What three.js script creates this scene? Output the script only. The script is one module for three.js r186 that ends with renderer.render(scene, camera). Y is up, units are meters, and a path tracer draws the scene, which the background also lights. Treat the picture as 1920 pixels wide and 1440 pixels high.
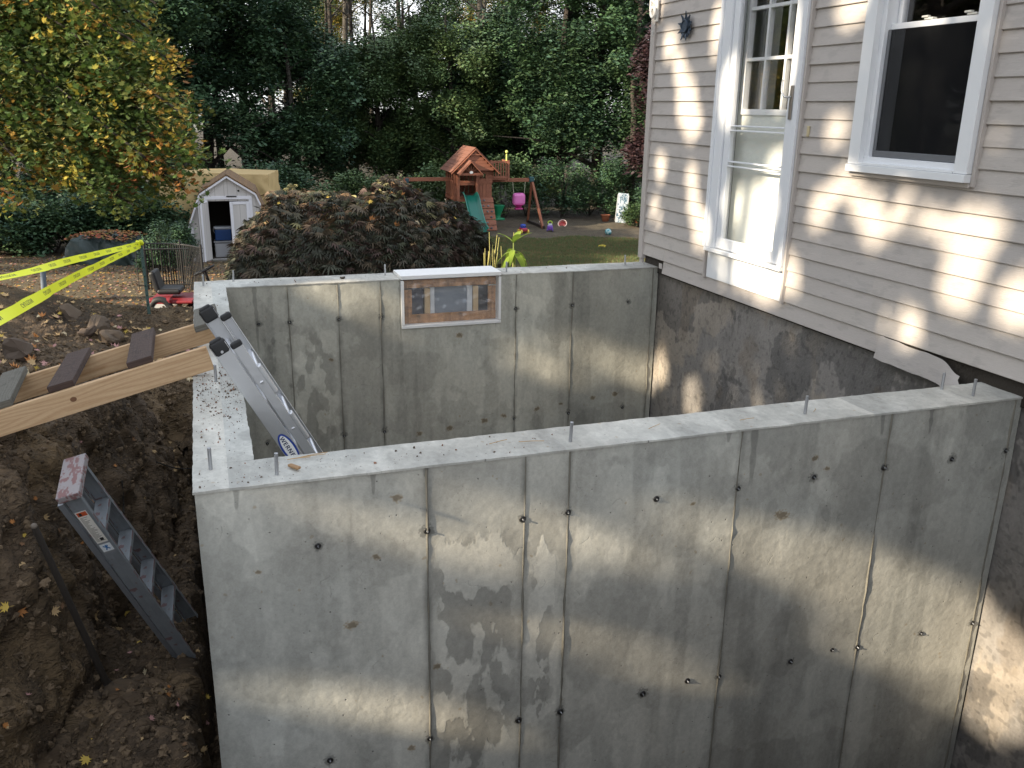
import * as THREE from 'three';
import { mergeGeometries, mergeVertices } from 'three/addons/utils/BufferGeometryUtils.js';
import { RoundedBoxGeometry } from 'three/addons/geometries/RoundedBoxGeometry.js';

// ---------------------------------------------------------------- camera, sky, sun, exposure
const scene = new THREE.Scene();
const YAW = 0.33409, PITCH = 0.30423, ROLL = 0.01544, FOCAL = 1655.26;      // focal length in photograph pixels (1920 x 1440)
const camera = new THREE.PerspectiveCamera(2 * Math.atan(720 / FOCAL) * 180 / Math.PI, 4 / 3, 0.05, 400);
const EYE = new THREE.Vector3(0, 1.5, 0);
const FWD = new THREE.Vector3(Math.sin(YAW) * Math.cos(PITCH), -Math.sin(PITCH), -Math.cos(YAW) * Math.cos(PITCH));
const r0 = new THREE.Vector3(Math.cos(YAW), 0, Math.sin(YAW)), u0 = new THREE.Vector3().crossVectors(r0, FWD);
const RIGHT = r0.clone().multiplyScalar(Math.cos(ROLL)).addScaledVector(u0, Math.sin(ROLL));
const UP = u0.clone().multiplyScalar(Math.cos(ROLL)).addScaledVector(r0, -Math.sin(ROLL));
camera.position.copy(EYE);
camera.quaternion.setFromRotationMatrix(new THREE.Matrix4().makeBasis(RIGHT, UP, FWD.clone().negate()));
scene.add(camera);

const SUN = new THREE.Vector3(-1, 0.45, 0.2).normalize();                     // towards the sun
{
  const W = 256, H = 128, d = new Float32Array(W * H * 4), v = new THREE.Vector3();
  for (let j = 0; j < H; j++) for (let i = 0; i < W; i++) {
    const el = ((j + 0.5) / H - 0.5) * Math.PI, az = ((i + 0.5) / W - 0.5) * 2 * Math.PI;
    v.set(Math.cos(el) * Math.cos(az), Math.sin(el), Math.cos(el) * Math.sin(az));
    const h = Math.max(0, v.y), k = Math.pow(1 - h, 2.2), g = Math.pow(Math.max(0, v.dot(SUN)), 6) * 0.35;
    let c = [0.54 + 0.42 * k + g, 0.60 + 0.38 * k + 0.9 * g, 0.70 + 0.30 * k + 0.75 * g];
    if (v.y < 0) c = [0.25, 0.24, 0.2];
    const o = (j * W + i) * 4; d[o] = c[0]; d[o + 1] = c[1]; d[o + 2] = c[2]; d[o + 3] = 1;
  }
  const sky = new THREE.DataTexture(d, W, H, THREE.RGBAFormat, THREE.FloatType);
  sky.mapping = THREE.EquirectangularReflectionMapping; sky.magFilter = sky.minFilter = THREE.LinearFilter; sky.needsUpdate = true;
  scene.background = sky; scene.environment = sky;
}
const SKY_LEVEL = 0.92;
scene.backgroundIntensity = SKY_LEVEL; scene.environmentIntensity = SKY_LEVEL;
const sun = new THREE.DirectionalLight(new THREE.Color().setRGB(1, 0.86, 0.66), 5);
sun.target.position.set(2, 0, -8); sun.position.copy(sun.target.position).addScaledVector(SUN, 60); scene.add(sun, sun.target);
sun.castShadow = true; sun.shadow.mapSize.set(2048, 2048);
Object.assign(sun.shadow.camera, { left: -40, right: 40, top: 40, bottom: -40, near: 1, far: 150 });

const renderer = new THREE.WebGLRenderer({ antialias: true });
renderer.toneMapping = THREE.LinearToneMapping;
renderer.toneMappingExposure = 2.3;
renderer.shadowMap.enabled = true;

// ---------------------------------------------------------------- helpers
const V = (x, y, z) => new THREE.Vector3(x, y, z);
const clamp = (x, a, b) => Math.min(b, Math.max(a, x)), lerp = (a, b, t) => a + (b - a) * t;
const sstep = (a, b, x) => { const t = clamp((x - a) / (b - a), 0, 1); return t * t * (3 - 2 * t); };
function rng(seed) { let a = seed >>> 0; return () => { a = (a + 0x6D2B79F5) | 0; let t = Math.imul(a ^ (a >>> 15), 1 | a); t = (t + Math.imul(t ^ (t >>> 7), 61 | t)) ^ t; return ((t ^ (t >>> 14)) >>> 0) / 4294967296; }; }
const LAT = new Float32Array(65536); { const r = rng(77); for (let i = 0; i < 65536; i++) LAT[i] = r() * 2 - 1; }
function vn(x, y) {                                                            // value noise, -1..1
  const xi = Math.floor(x), yi = Math.floor(y); let fx = x - xi, fy = y - yi; fx = fx * fx * (3 - 2 * fx); fy = fy * fy * (3 - 2 * fy);
  const a = (yi & 255) << 8, b = ((yi + 1) & 255) << 8, c = xi & 255, d = (xi + 1) & 255;
  const p = LAT[a + c], q = LAT[a + d], r = LAT[b + c], s = LAT[b + d];
  return (p + (q - p) * fx) * (1 - fy) + (r + (s - r) * fx) * fy;
}
function fbm(x, y, n = 4) { let s = 0, a = 0.5, t = 0; for (let i = 0; i < n; i++) { s += a * vn(x, y); t += a; a *= 0.5; x = x * 2.03 + 17.3; y = y * 2.01 + 5.7; } return s / t; }
// a photograph pixel gives a direction; the distance comes from the plane it meets (x, y or z) or a depth along the view
const ray = (px, py) => FWD.clone().addScaledVector(RIGHT, (px - 960) / FOCAL).addScaledVector(UP, -(py - 720) / FOCAL);
const atX = (px, py, x) => { const d = ray(px, py); return EYE.clone().addScaledVector(d, (x - EYE.x) / d.x); };
const atY = (px, py, y) => { const d = ray(px, py); return EYE.clone().addScaledVector(d, (y - EYE.y) / d.y); };
const atZ = (px, py, z) => { const d = ray(px, py); return EYE.clone().addScaledVector(d, (z - EYE.z) / d.z); };
const atD = (px, py, t) => EYE.clone().addScaledVector(ray(px, py), t);

const taken = new Map();
function numbered(n) { const k = taken.get(n) ?? 0; taken.set(n, k + 1); return k ? n + '_' + String(k).padStart(3, '0') : n; }
function tag(o, label, category, group, kind) { if (label) o.userData.label = label; if (category) o.userData.category = category; if (group) o.userData.group = group; if (kind) o.userData.kind = kind; return o; }
function thing(name, label, category, pos, turn = 0, group) { const o = new THREE.Group(); o.name = numbered(name); if (pos) o.position.copy(pos); o.rotation.y = turn; scene.add(o); return tag(o, label, category, group); }
function part(parent, name, geo, mat, label) { const m = new THREE.Mesh(geo, mat); m.name = name; m.castShadow = m.receiveShadow = true; parent.add(m); if (label) m.userData.label = label; return m; }
function solo(name, geo, mat, label, category, group) { const m = part(scene, numbered(name), geo, mat); return tag(m, label, category, group); }
function struct(name, geo, mat) { const m = part(scene, numbered(name), geo, mat); m.userData.kind = 'structure'; return m; }

const col = (r, g, b) => new THREE.Color().setRGB(r, g, b);
const std = (c, rough = 0.8, extra = {}) => new THREE.MeshStandardMaterial({ color: Array.isArray(c) ? col(...c) : c, roughness: rough, ...extra });
function clean(g) { const q = g.index ? g.toNonIndexed() : g; for (const k of Object.keys(q.attributes)) if (!['position', 'normal', 'uv'].includes(k)) q.deleteAttribute(k); if (!q.attributes.uv) q.setAttribute('uv', new THREE.BufferAttribute(new Float32Array(q.attributes.position.count * 2), 2)); if (!q.attributes.normal) q.computeVertexNormals(); return q; }
const merge = (list) => mergeGeometries(list.map(clean));
function at(g, x = 0, y = 0, z = 0, rx = 0, ry = 0, rz = 0) { g.applyMatrix4(new THREE.Matrix4().compose(V(x, y, z), new THREE.Quaternion().setFromEuler(new THREE.Euler(rx, ry, rz)), V(1, 1, 1))); return g; }
function meterUV(g) {                                                          // box-projected uv in metres
  const q = g.index ? g.toNonIndexed() : g; if (!q.attributes.normal) q.computeVertexNormals(); const p = q.attributes.position, n = q.attributes.normal, uv = new Float32Array(p.count * 2);
  for (let i = 0; i < p.count; i += 3) {
    let nx = 0, ny = 0, nz = 0; for (let k = 0; k < 3; k++) { nx += n.getX(i + k); ny += n.getY(i + k); nz += n.getZ(i + k); }
    nx = Math.abs(nx); ny = Math.abs(ny); nz = Math.abs(nz);
    for (let k = 0; k < 3; k++) { const x = p.getX(i + k), y = p.getY(i + k), z = p.getZ(i + k); const [a, b] = nx >= ny && nx >= nz ? [z, y] : ny >= nz ? [x, z] : [x, y]; uv[(i + k) * 2] = a; uv[(i + k) * 2 + 1] = b; }
  }
  q.setAttribute('uv', new THREE.BufferAttribute(uv, 2)); return q;
}
const bx = (w, h, d, x = 0, y = 0, z = 0, r = 0.004) => meterUV(new RoundedBoxGeometry(w, h, d, 1, Math.min(r, w * 0.45, h * 0.45, d * 0.45)).translate(x, y, z));
const cyl = (rt, rb, h, n = 12) => new THREE.CylinderGeometry(rt, rb, h, n);
function rod(a, b, ra, rb = ra, n = 8) { const d = b.clone().sub(a), g = new THREE.CylinderGeometry(rb, ra, d.length(), n); g.translate(0, d.length() / 2, 0); g.applyQuaternion(new THREE.Quaternion().setFromUnitVectors(V(0, 1, 0), d.clone().normalize())); return g.translate(a.x, a.y, a.z); }
function bar(a, b, w, h, up = V(0, 1, 0), r = 0.003) { const d = b.clone().sub(a), L = d.length(), z = d.clone().normalize(), x = new THREE.Vector3().crossVectors(up, z).normalize(), y = new THREE.Vector3().crossVectors(z, x); const g = meterUV(new RoundedBoxGeometry(w, h, L, 1, Math.min(r, w * .4, h * .4))); g.applyMatrix4(new THREE.Matrix4().makeBasis(x, y, z)); const c = a.clone().add(b).multiplyScalar(0.5); return g.translate(c.x, c.y, c.z); }
const tube = (pts, r, seg = 24, n = 6) => new THREE.TubeGeometry(new THREE.CatmullRomCurve3(pts), seg, r, n, false);
function roughen(g, amp, freq, seed = 0) { const q = mergeVertices(g.deleteAttribute ? (g.deleteAttribute('normal'), g.deleteAttribute('uv'), g) : g, 1e-4), p = q.attributes.position; for (let i = 0; i < p.count; i++) { const x = p.getX(i), y = p.getY(i), z = p.getZ(i); p.setXYZ(i, x + amp * fbm(y * freq + seed, z * freq, 3), y + amp * fbm(z * freq + 9 + seed, x * freq, 3), z + amp * fbm(x * freq + 31 + seed, y * freq, 3)); } q.computeVertexNormals(); return q; }

function tex(w, h, paint, srgb = true) {                                        // paint(x, y) -> [r, g, b] linear 0..1 (srgb) or raw
  const d = new Uint8Array(w * h * 4), e = (v) => { v = clamp(v, 0, 1); return 255 * (srgb ? (v <= 0.0031308 ? 12.92 * v : 1.055 * Math.pow(v, 1 / 2.4) - 0.055) : v); };
  for (let j = 0; j < h; j++) for (let i = 0; i < w; i++) { const c = paint(i, j), o = (j * w + i) * 4; d[o] = e(c[0]); d[o + 1] = e(c[1]); d[o + 2] = e(c[2]); d[o + 3] = 255; }
  const t = new THREE.DataTexture(d, w, h, THREE.RGBAFormat); if (srgb) t.colorSpace = THREE.SRGBColorSpace; t.wrapS = t.wrapT = THREE.RepeatWrapping; t.magFilter = THREE.LinearFilter; t.minFilter = THREE.LinearMipmapLinearFilter; t.generateMipmaps = true; t.needsUpdate = true; return t;
}
function tiled(w, h, metres, paint, srgb = true) { const t = tex(w, h, paint, srgb); t.repeat.set(1 / metres[0], 1 / metres[1]); return t; }
const wrapN = (i, j, w, f, n = 4) => {                                          // fbm that wraps at w pixels
  const x = i / w, y = j / w, m = (a, b) => fbm(a * f + 40, b * f + 11, n), fx = x * x * (3 - 2 * x), fy = y * y * (3 - 2 * y);
  return lerp(lerp(m(x, y), m(x - 1, y), fx), lerp(m(x, y - 1), m(x - 1, y - 1), fx), fy) * 1.3;
};
const noiseBump = tiled(256, 256, [0.5, 0.5], (i, j) => { const v = 0.5 + 0.45 * wrapN(i, j, 256, 24, 4); return [v, v, v]; }, false);

// wood: grain along u; each piece is shifted by its own place
function woodTex(base, dark, seed, metres = [2, 0.3]) {
  return tiled(512, 256, metres, (i, j) => {
    const u = i / 512 * 6, v = j / 256 * 12, w = vn(u * 0.7 + seed, v * 0.35) * 1.2, g = 0.5 + 0.5 * Math.sin((v + w) * 7 + 2 * vn(u * 1.5, v + seed)), f = 0.5 + 0.5 * vn(u * 3 + seed, v * 14), mud = sstep(0.15, 0.5, fbm(u * 1.3 + 20 + seed, v * 0.5, 4)), k = clamp(0.15 + 0.35 * mud + 0.38 * g * g + 0.35 * f * f + 0.12 * vn(u * 30, v * 40), 0, 1);
    return [0, 1, 2].map((c) => lerp(base[c], dark[c], k));
  });
}
// ---------------------------------------------------------------- ground
const XH = 4.217, ZN = -3.48, ZNI = -3.758, ZFI = -7.762, ZFO = -8.08, XL = -0.135, XLI = 0.107, WALL_H = 2.55;
const along = (x, z) => x * Math.sin(YAW) - z * Math.cos(YAW);
function yard(x, z) { const s = along(x, z), y = -0.95 - 0.113 * (s - 8.1); return y > -2.85 ? Math.min(y, -0.32) : -3.1 + 0.25 * Math.exp((y + 2.85) / 0.25); }
function footX(z) { return z > -4.7 ? lerp(-1.06, -1.5, sstep(-4.7, -2, z)) : z > -5.2 ? lerp(-0.85, -1.06, (z + 5.2) / 0.5) : lerp(-0.42, -0.85, sstep(-8.0, -5.2, z)); }
function dirtness(x, z) {                                                       // 1 on dug earth, 0 on the yard
  const a = sstep(-12.6, -10.6, z + 0.9 * fbm(x * 0.8, z * 0.8, 3)), b = 1 - sstep(-0.2, 0.4, x) * sstep(-8.4, -8.9, z);
  return a * Math.max(b, z > -8.9 ? 1 : 0) * (1 - sstep(-5, -7, x));
}
function smoothGround(x, z) {
  let y = yard(x, z);
  // spoil heap beside the trench
  y += 0.62 * Math.exp(-(((x + 2.7) / 1.5) ** 2) - (((z + 11.3) / 1.3) ** 2)) + 0.22 * Math.exp(-(((x + 0.4) / 1.0) ** 2) - (((z + 11.6) / 0.7) ** 2)) + 0.28 * Math.exp(-(((x + 1.9) / 0.9) ** 2) - (((z + 8.3) / 1.1) ** 2));
  if (z > -9.2 && x < 5) {
    const f = footX(z), end = sstep(-9.2, -7.6, z), floor = lerp(-2.0, -2.55, sstep(-4.6, -3.4, z));
    const top = lerp(y, -0.38 - 0.06 * (x + 1.5), sstep(-9, -6.5, z));
    const t = clamp((f - x) / lerp(0.34, 0.42, 0.5 + 0.5 * vn(z * 1.7, 3)), 0, 1.6);
    let prof = t <= 0 ? 0 : t < 1 ? 0.9 * Math.pow(t, 0.8) : 0.9 + 0.1 * sstep(1, 1.6, t);
    let b = lerp(floor, top, clamp(prof, 0, 1));
    if (z > -2.2) b = lerp(b, -0.1, sstep(-2.0, -0.9, z));
    y = lerp(y, b, end);
  }
  if (x > -0.3 && z > -8.2 && z < -1.9 && x < 9) y = Math.min(y, -2.55);
  else if (x >= XH && z > -8.2 && z <= 3) y = Math.min(y, -0.6);
  return y;
}
let siteGround, siteTris;
function n3(x, y, z, n) { return (fbm(x + 3, y + 0.7 * z, n) + fbm(y + 41, z - 0.6 * x, n) + fbm(z + 87, x + 0.5 * y, n)) * 0.62; }
function bankFace(x, z) { if (z < -9 || x > -0.3) return 0; const t = (footX(z) - x) / 0.38; return sstep(-0.05, 0.1, t) * (1 - sstep(0.95, 1.3, t)) * sstep(-9, -8.2, z); }
function ground(x, z) {
  let y = smoothGround(x, z); const d = dirtness(x, z) * (1 - 0.85 * bankFace(x, z));
  if (d > 0.01) { const r = 1 - Math.abs(fbm(x * 2.6 + 3, z * 2.6, 4)) * 2; y += d * (0.11 * fbm(x * 1.7, z * 1.7, 3) + 0.05 * r + 0.045 * fbm(x * 7, z * 7, 3) + 0.02 * fbm(x * 22, z * 22, 2)); }
  else y += 0.035 * fbm(x * 1.1, z * 1.1, 3);
  return y;
}
{
  const lines = (segs) => { const o = []; for (const [a, b, s] of segs) { const n = Math.max(1, Math.round((b - a) / s)); for (let i = 0; i < n; i++) o.push(a + (b - a) * i / n); } o.push(segs[segs.length - 1][1]); return o; };
  const X = lines([[-150, -20, 10], [-20, -8, 0.8], [-8, -4, 0.2], [-4, -2, 0.05], [-2, -1.65, 0.022], [-1.65, -0.38, 0.0085], [-0.38, -0.1, 0.022], [-0.1, 8, 0.22], [8, 22, 0.25], [22, 150, 8]]);
  const Z = lines([[-160, -60, 8], [-60, -42, 1], [-42, -20, 0.25], [-20, -14, 0.15], [-14, -9, 0.06], [-9, -3, 0.028], [-3, 3, 0.15], [3, 60, 6]]);
  const nx = X.length, nz = Z.length, P = new Float32Array(nx * nz * 3), C = new Float32Array(nx * nz * 3), U = new Float32Array(nx * nz * 2), I = [];
  for (let j = 0; j < nz; j++) for (let i = 0; i < nx; i++) {
    const x = X[i], z = Z[j], o = j * nx + i, d = dirtness(x, z), y = ground(x, z); let sx = x;
    const steep = d * sstep(-9, -8, z) * sstep(-2.1, -1.7, x) * (1 - sstep(-0.35, -0.2, x)); sx += steep * (0.09 * fbm(y * 3 + 7, z * 2.5, 3) + 0.035 * fbm(y * 11, z * 9, 2));
    P.set([sx, y, z], o * 3); U.set([x - y, z - 0.5 * y], o * 2);
    const n1 = fbm(x * 0.7, z * 0.7, 4), n2 = d > 0.3 ? 1.2 * n3(x * 3.3, y * 3.3, z * 3.3, 4) : fbm(x * 3.3 + 4, z * 3.3, 4), n4 = d > 0.3 ? 1.2 * n3(x * 13, y * 13, z * 13, 3) : fbm(x * 12, z * 12, 2), s = along(x, z);
    let c = [0.14, 0.096, 0.058];                                              // earth
    const ochre = sstep(0.0, 0.45, 1.3 * n3(x * 1.7, y * 1.7, z * 1.7, 4)); c = c.map((v, k) => lerp(v, [0.22, 0.148, 0.076][k], ochre * 0.8));
    const damp = sstep(0.05, 0.4, 1.3 * n3(x * 1.2 + 50, y * 1.2, z * 1.2, 4)); c = c.map((v) => v * (1 - 0.45 * damp));
    let g = [0.125, 0.092, 0.042];                                              // leaf-strewn turf
    const green = clamp(sstep(-0.25, 0.4, n1 + 0.35 * n2) * sstep(24, 29, s + 2 * n1) * sstep(3, 8, x), 0, 1); g = g.map((v, k) => lerp(v, [0.07, 0.105, 0.036][k], green * 0.85));
    const sandy = sstep(31.9, 33.0, s - 0.05 * Math.abs(x - 11) + 0.9 * n1) * (1 - sstep(39, 41, s + n1)) * sstep(6.5, 8.5, x + n2); g = g.map((v, k) => lerp(v, [0.15, 0.115, 0.08][k], sandy * 0.85));
    const leafy = Math.max(sstep(39, 41, s + n1), sstep(25, 28, s + n1) * (1 - sstep(-1, 2, x))); g = g.map((v, k) => lerp(v, [0.05, 0.04, 0.022][k], leafy * 0.8));
    c = c.map((v, k) => lerp(g[k], v, d)).map((v) => v * (1 + 0.22 * n2 + 0.26 * n4)); C.set(c, o * 3);
    if (i && j) { const a = o - nx - 1, b = o - nx, e = o - 1; I.push(a, e, b, b, e, o); }
  }
  const g = new THREE.BufferGeometry(); g.setAttribute('position', new THREE.BufferAttribute(P, 3)); g.setAttribute('color', new THREE.BufferAttribute(C, 3)); g.setAttribute('uv', new THREE.BufferAttribute(U, 2)); g.setIndex(I); g.computeVertexNormals();
  { // crumbling relief pushed out along the surface, so that steep faces are rough as well
    const N = g.attributes.normal; for (let o = 0; o < nx * nz; o++) { const x = P[o * 3], y = P[o * 3 + 1], z = P[o * 3 + 2], d = dirtness(x, z); if (d < 0.05 || x < -4.2) continue; const k = sstep(-8.9, -8.2, z) * (x > -0.2 && z > -8.4 ? 0 : 1) * d; if (k < 0.01) continue; const e = k * (0.10 * n3(x * 2.6, y * 2.6, z * 2.6, 4) + 0.10 * (0.35 - Math.abs(n3(x * 5, y * 5, z * 5, 3))) + 0.03 * n3(x * 17, y * 17, z * 17, 3)); P[o * 3] += N.getX(o) * e; P[o * 3 + 1] += N.getY(o) * e; P[o * 3 + 2] += N.getZ(o) * e; } g.computeVertexNormals();
    const J = []; for (let q = 0; q < I.length; q += 3) { const o = I[q]; if (P[o * 3] > -5 && P[o * 3] < 0 && P[o * 3 + 2] > -15 && P[o * 3 + 2] < -2.5) J.push(I[q], I[q + 1], I[q + 2]); } const near = g.clone(); near.setIndex(J); siteGround = new THREE.Mesh(near, new THREE.MeshBasicMaterial({ side: THREE.DoubleSide })); siteGround.updateMatrixWorld(); siteTris = J; }
  const speck = tiled(1024, 1024, [1.7, 1.7], (i, j) => { const a = wrapN(i, j, 1024, 90, 3), b = wrapN(i, j, 1024, 14, 4), c = clamp(0.8 + 0.34 * a + 0.26 * b, 0.2, 1.3) * 0.78; return [c * 1.02, c, c * 0.97]; });
  const sb = tiled(512, 512, [0.8, 0.8], (i, j) => { const a = wrapN(i, j, 512, 50, 4), b = wrapN(i, j, 512, 12, 4); const v = 0.5 + 0.3 * (0.4 - Math.abs(a)) + 0.25 * (0.3 - Math.abs(b)) + 0.15 * a; return [v, v, v]; }, false);
  struct('ground', g, new THREE.MeshStandardMaterial({ vertexColors: true, map: speck, bumpMap: sb, bumpScale: 0.05, roughness: 0.95, color: 0xffffff }));
}
function groundNormal(x, z, e = 0.04) { return V(ground(x - e, z) - ground(x + e, z), 2 * e, ground(x, z - e) - ground(x, z + e)).normalize(); }

// ---------------------------------------------------------------- concrete
function concrete(W, H, px, o) {
  const w = Math.round(W * px), h = Math.round(H * px), R = rng(o.seed), mark = new Float32Array(w * h), rust = new Float32Array(w * h), bumpv = new Float32Array(w * h);
  const dot = (cx, cy, r, k, arr, ang = 0, asp = 1) => { const q = Math.ceil(r * px * asp * 1.4), X = Math.round(cx * px), Y = Math.round(cy * px), ca = Math.cos(ang), sa = Math.sin(ang); for (let j = -q; j <= q; j++) for (let i = -q; i <= q; i++) { const x = X + i, y = Y + j; if (x < 0 || y < 0 || x >= w || y >= h) continue; const ex = (i * ca + j * sa) / asp, ey = -i * sa + j * ca, d = Math.hypot(ex, ey) / (r * px) + 0.35 * vn(x * 0.25, y * 0.25); if (d < 1) arr[y * w + x] = Math.max(arr[y * w + x], k * sstep(1, 0.55, d)); } };
  for (let n = 0; n < (o.pits ?? 260); n++) { const x = R() * W, y = R() * H, r = 0.0012 + 0.0032 * R() ** 3; dot(x, y, r, 0.75, mark); dot(x, y, r, 1, bumpv); }
  for (let n = 0; n < (o.specks ?? 60); n++) dot(R() * W, R() * H, 0.003 + 0.006 * R() ** 2, 0.5, rust, R() * 3, 1 + R());
  for (const [x, y, r, a] of o.blots ?? []) { dot(x, y, r, 0.75, rust, 0.2 * R(), a ?? 1.4); dot(x, y, r * 0.7, 0.45, mark, 0.2, a ?? 1.4); }
  for (const [x, y] of o.ties ?? []) dot(x, y, 0.026 + 0.014 * R(), 0.55, mark);
  for (let n = 0; n < 50; n++) { let x = R() * W, y = R() * H, a = R() * 6.3; for (let k = 0; k < 20 + R() * 60; k++) { a += (R() - 0.5) * 0.9; x += Math.cos(a) * 0.0022; y += Math.sin(a) * 0.0022; const X = Math.round(x * px), Y = Math.round(y * px); if (X >= 0 && Y >= 0 && X < w && Y < h) { mark[Y * w + X] = Math.max(mark[Y * w + X], 0.3); bumpv[Y * w + X] = 0.5; } } }
  const base = o.base ?? [0.405, 0.396, 0.350], bumpD = new Uint8Array(w * h * 4);
  const map = tex(w, h, (i, jj) => {
    const j = h - 1 - jj, x = i / px, y = j / px;                               // y: metres below the top
    let k = 1 + 0.16 * fbm(x * 1.1 + o.seed, y * 0.8, 4) + 0.07 * fbm(x * 5, y * 5 + o.seed, 4) + 0.07 * vn(x * 60, y * 45) + 0.07 * vn(x * 190, y * 190) + 0.06 * fbm(x * 22 + o.seed, y * 1.6, 3) - 0.16 * sstep(0.12, 0.4, fbm(x * 7 + o.seed * 3, y * 0.55, 4)) + 0.10 * sstep(0.1, 0.3, fbm(x * 4.5 + 90 + o.seed, y * 1.1, 5));
    let bump = 0.5 + 0.12 * fbm(x * 30, y * 30, 3) + 0.1 * fbm(x * 3, y * 3, 2);
    const bloom = sstep(0.10, 0.16, fbm(x * 2.1 + 9 + o.seed, y * 1.7, 5)); k *= 1 + 0.13 * bloom; bump += 0.06 * bloom;
    const dull = sstep(0.14, 0.22, fbm(x * 2.7 + 70 + o.seed, y * 2.3, 5)); k *= 1 - 0.15 * dull;
    if (o.flake) { const f = o.flake(x, y); if (f > 0) { const q = fbm(x * 11 + 3, y * 5.5, 5) + 0.5 * fbm(x * 2.5, y * 2 + 4, 3), hi = sstep(0.0, 0.05, q - 0.3 + 0.35 * f), lo = sstep(0.0, 0.06, -q - 0.28 + 0.35 * f); k *= 1 + 0.26 * hi * f - 0.24 * lo * f; bump += 0.1 * hi * f; } }
    const tone = o.tone ? o.tone(x, y) : 0; k *= 1 + tone;
    for (const [sx, sw] of o.seams ?? []) { const d = Math.abs(x - sx + 0.006 * vn(y * 9, sx * 7)); if (d < sw) k *= 1 - 0.5 * (1 - d / sw) * clamp(0.5 + 0.9 * fbm(y * 5 + sx, x * 20, 3), 0, 1); }
    for (const [dx, len, dw] of o.drips ?? []) { const t = y / len, ww = dw * (1 - 0.65 * t) * (1 + 0.45 * vn(y * 26, dx * 9)) , d = Math.abs(x - dx - 0.008 * vn(y * 8, dx)); if (t < 1 && d < ww) k *= lerp(1, 0.66, sstep(ww, ww * 0.6, d) * sstep(1, 0.8, t)); }
    const m = mark[j * w + i], ru = rust[j * w + i]; k *= 1 - 0.8 * m; bump -= 0.4 * bumpv[j * w + i];
    const warm = 0.05 * fbm(x * 0.9 + 30, y * 0.9, 3), o4 = (jj * w + i) * 4; bumpD[o4] = bumpD[o4 + 1] = bumpD[o4 + 2] = 255 * clamp(bump, 0, 1); bumpD[o4 + 3] = 255;
    return [base[0] * k * (1 + warm) * (1 - 0.3 * ru), base[1] * k * (1 - 0.45 * ru), base[2] * k * (1 - warm) * (1 - 0.62 * ru)];
  });
  const bump = new THREE.DataTexture(bumpD, w, h, THREE.RGBAFormat); bump.wrapS = bump.wrapT = THREE.RepeatWrapping; bump.magFilter = THREE.LinearFilter; bump.needsUpdate = true;
  for (const t of [map, bump]) t.repeat.set(1 / W, 1 / H);
  return new THREE.MeshStandardMaterial({ map, bumpMap: bump, bumpScale: 0.006, roughness: 0.86 });
}
// near wall: u = x - XL, v measured from the wall's foot so that the top row lies at y = 0
const LX = XH - XL, nearSeams = [0.818, 1.279, 1.495, 2.411, 3.319].map((x) => x - XL), farSeams = [0.62, 1.05, 1.43, 2.72, 3.3, 4.16].map((x) => x - XL);
const tieX = [0.338, 0.816, 1.27, 1.494, 1.958, 2.416, 2.872, 3.319, 3.775, 4.16], tieY = [-0.31, -1.42];
const inBox = (x, y, a, b, c, d, s = 0.08) => sstep(a - s, a + s, x) * (1 - sstep(b - s, b + s, x)) * sstep(c - s, c + s, y) * (1 - sstep(d - s, d + s, y));
const matNear = concrete(LX, WALL_H, 460, {
  seed: 11, pits: 900, specks: 170, seams: nearSeams.map((s) => [s, 0.028]), ties: tieX.flatMap((x) => tieY.map((y) => [x - XL, -y])),
  drips: [[0.16, 0.1, 0.016], [0.72, 0.11, 0.014], [2.62, 0.32, 0.03], [2.47, 0.06, 0.018], [3.4, 0.13, 0.02], [3.72, 0.16, 0.02], [0.95, 0.05, 0.02]],
  blots: [[0.82, 0.13, 0.024, 1.3], [2.83, 0.5, 0.032, 1.7], [3.0, 0.2, 0.02, 1.2], [0.60, 0.72, 0.025, 1.6], [0.99, 1.02, 0.018, 1.5], [0.22, 0.39, 0.014], [0.72, 0.4, 0.017], [0.86, 1.45, 0.02, 1.5], [3.08, 0.27, 0.016], [2.3, 0.36, 0.012]],
  flake: (x, y) => Math.max(inBox(x, y, 0.97, 1.38, 0.35, 2.1), 0.9 * inBox(x, y, 1.42, 1.6, 0.28, 1.5), 0.55 * inBox(x, y, 2.95, 3.25, 0.3, 0.8), 0.35 * inBox(x, y, 2.0, 2.6, 0.05, 0.5), 0.3),
  tone: (x, y) => 0.10 * inBox(x, y, 0.2, 0.9, 0.55, 1.9, 0.25) + 0.05 * inBox(x, y, 1.63, 2.5, 0.6, 2, 0.2) - 0.16 * inBox(x, y, 2.546, 3.454, 0, 2.6, 0.012) - 0.13 * inBox(x, y, 3.454, 4.5, 0, 2.6, 0.012) - 0.10 * inBox(x, y, 0.953, 1.414, 0, 2.6, 0.012) + 0.04 * inBox(x, y, 0, 0.953, 0, 2.6, 0.012) - 0.18 * (1 - sstep(0, 0.055, x)) - 0.12 * inBox(x, y, 0.93, 1.0, 0, 2.5, 0.02),
});
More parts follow.
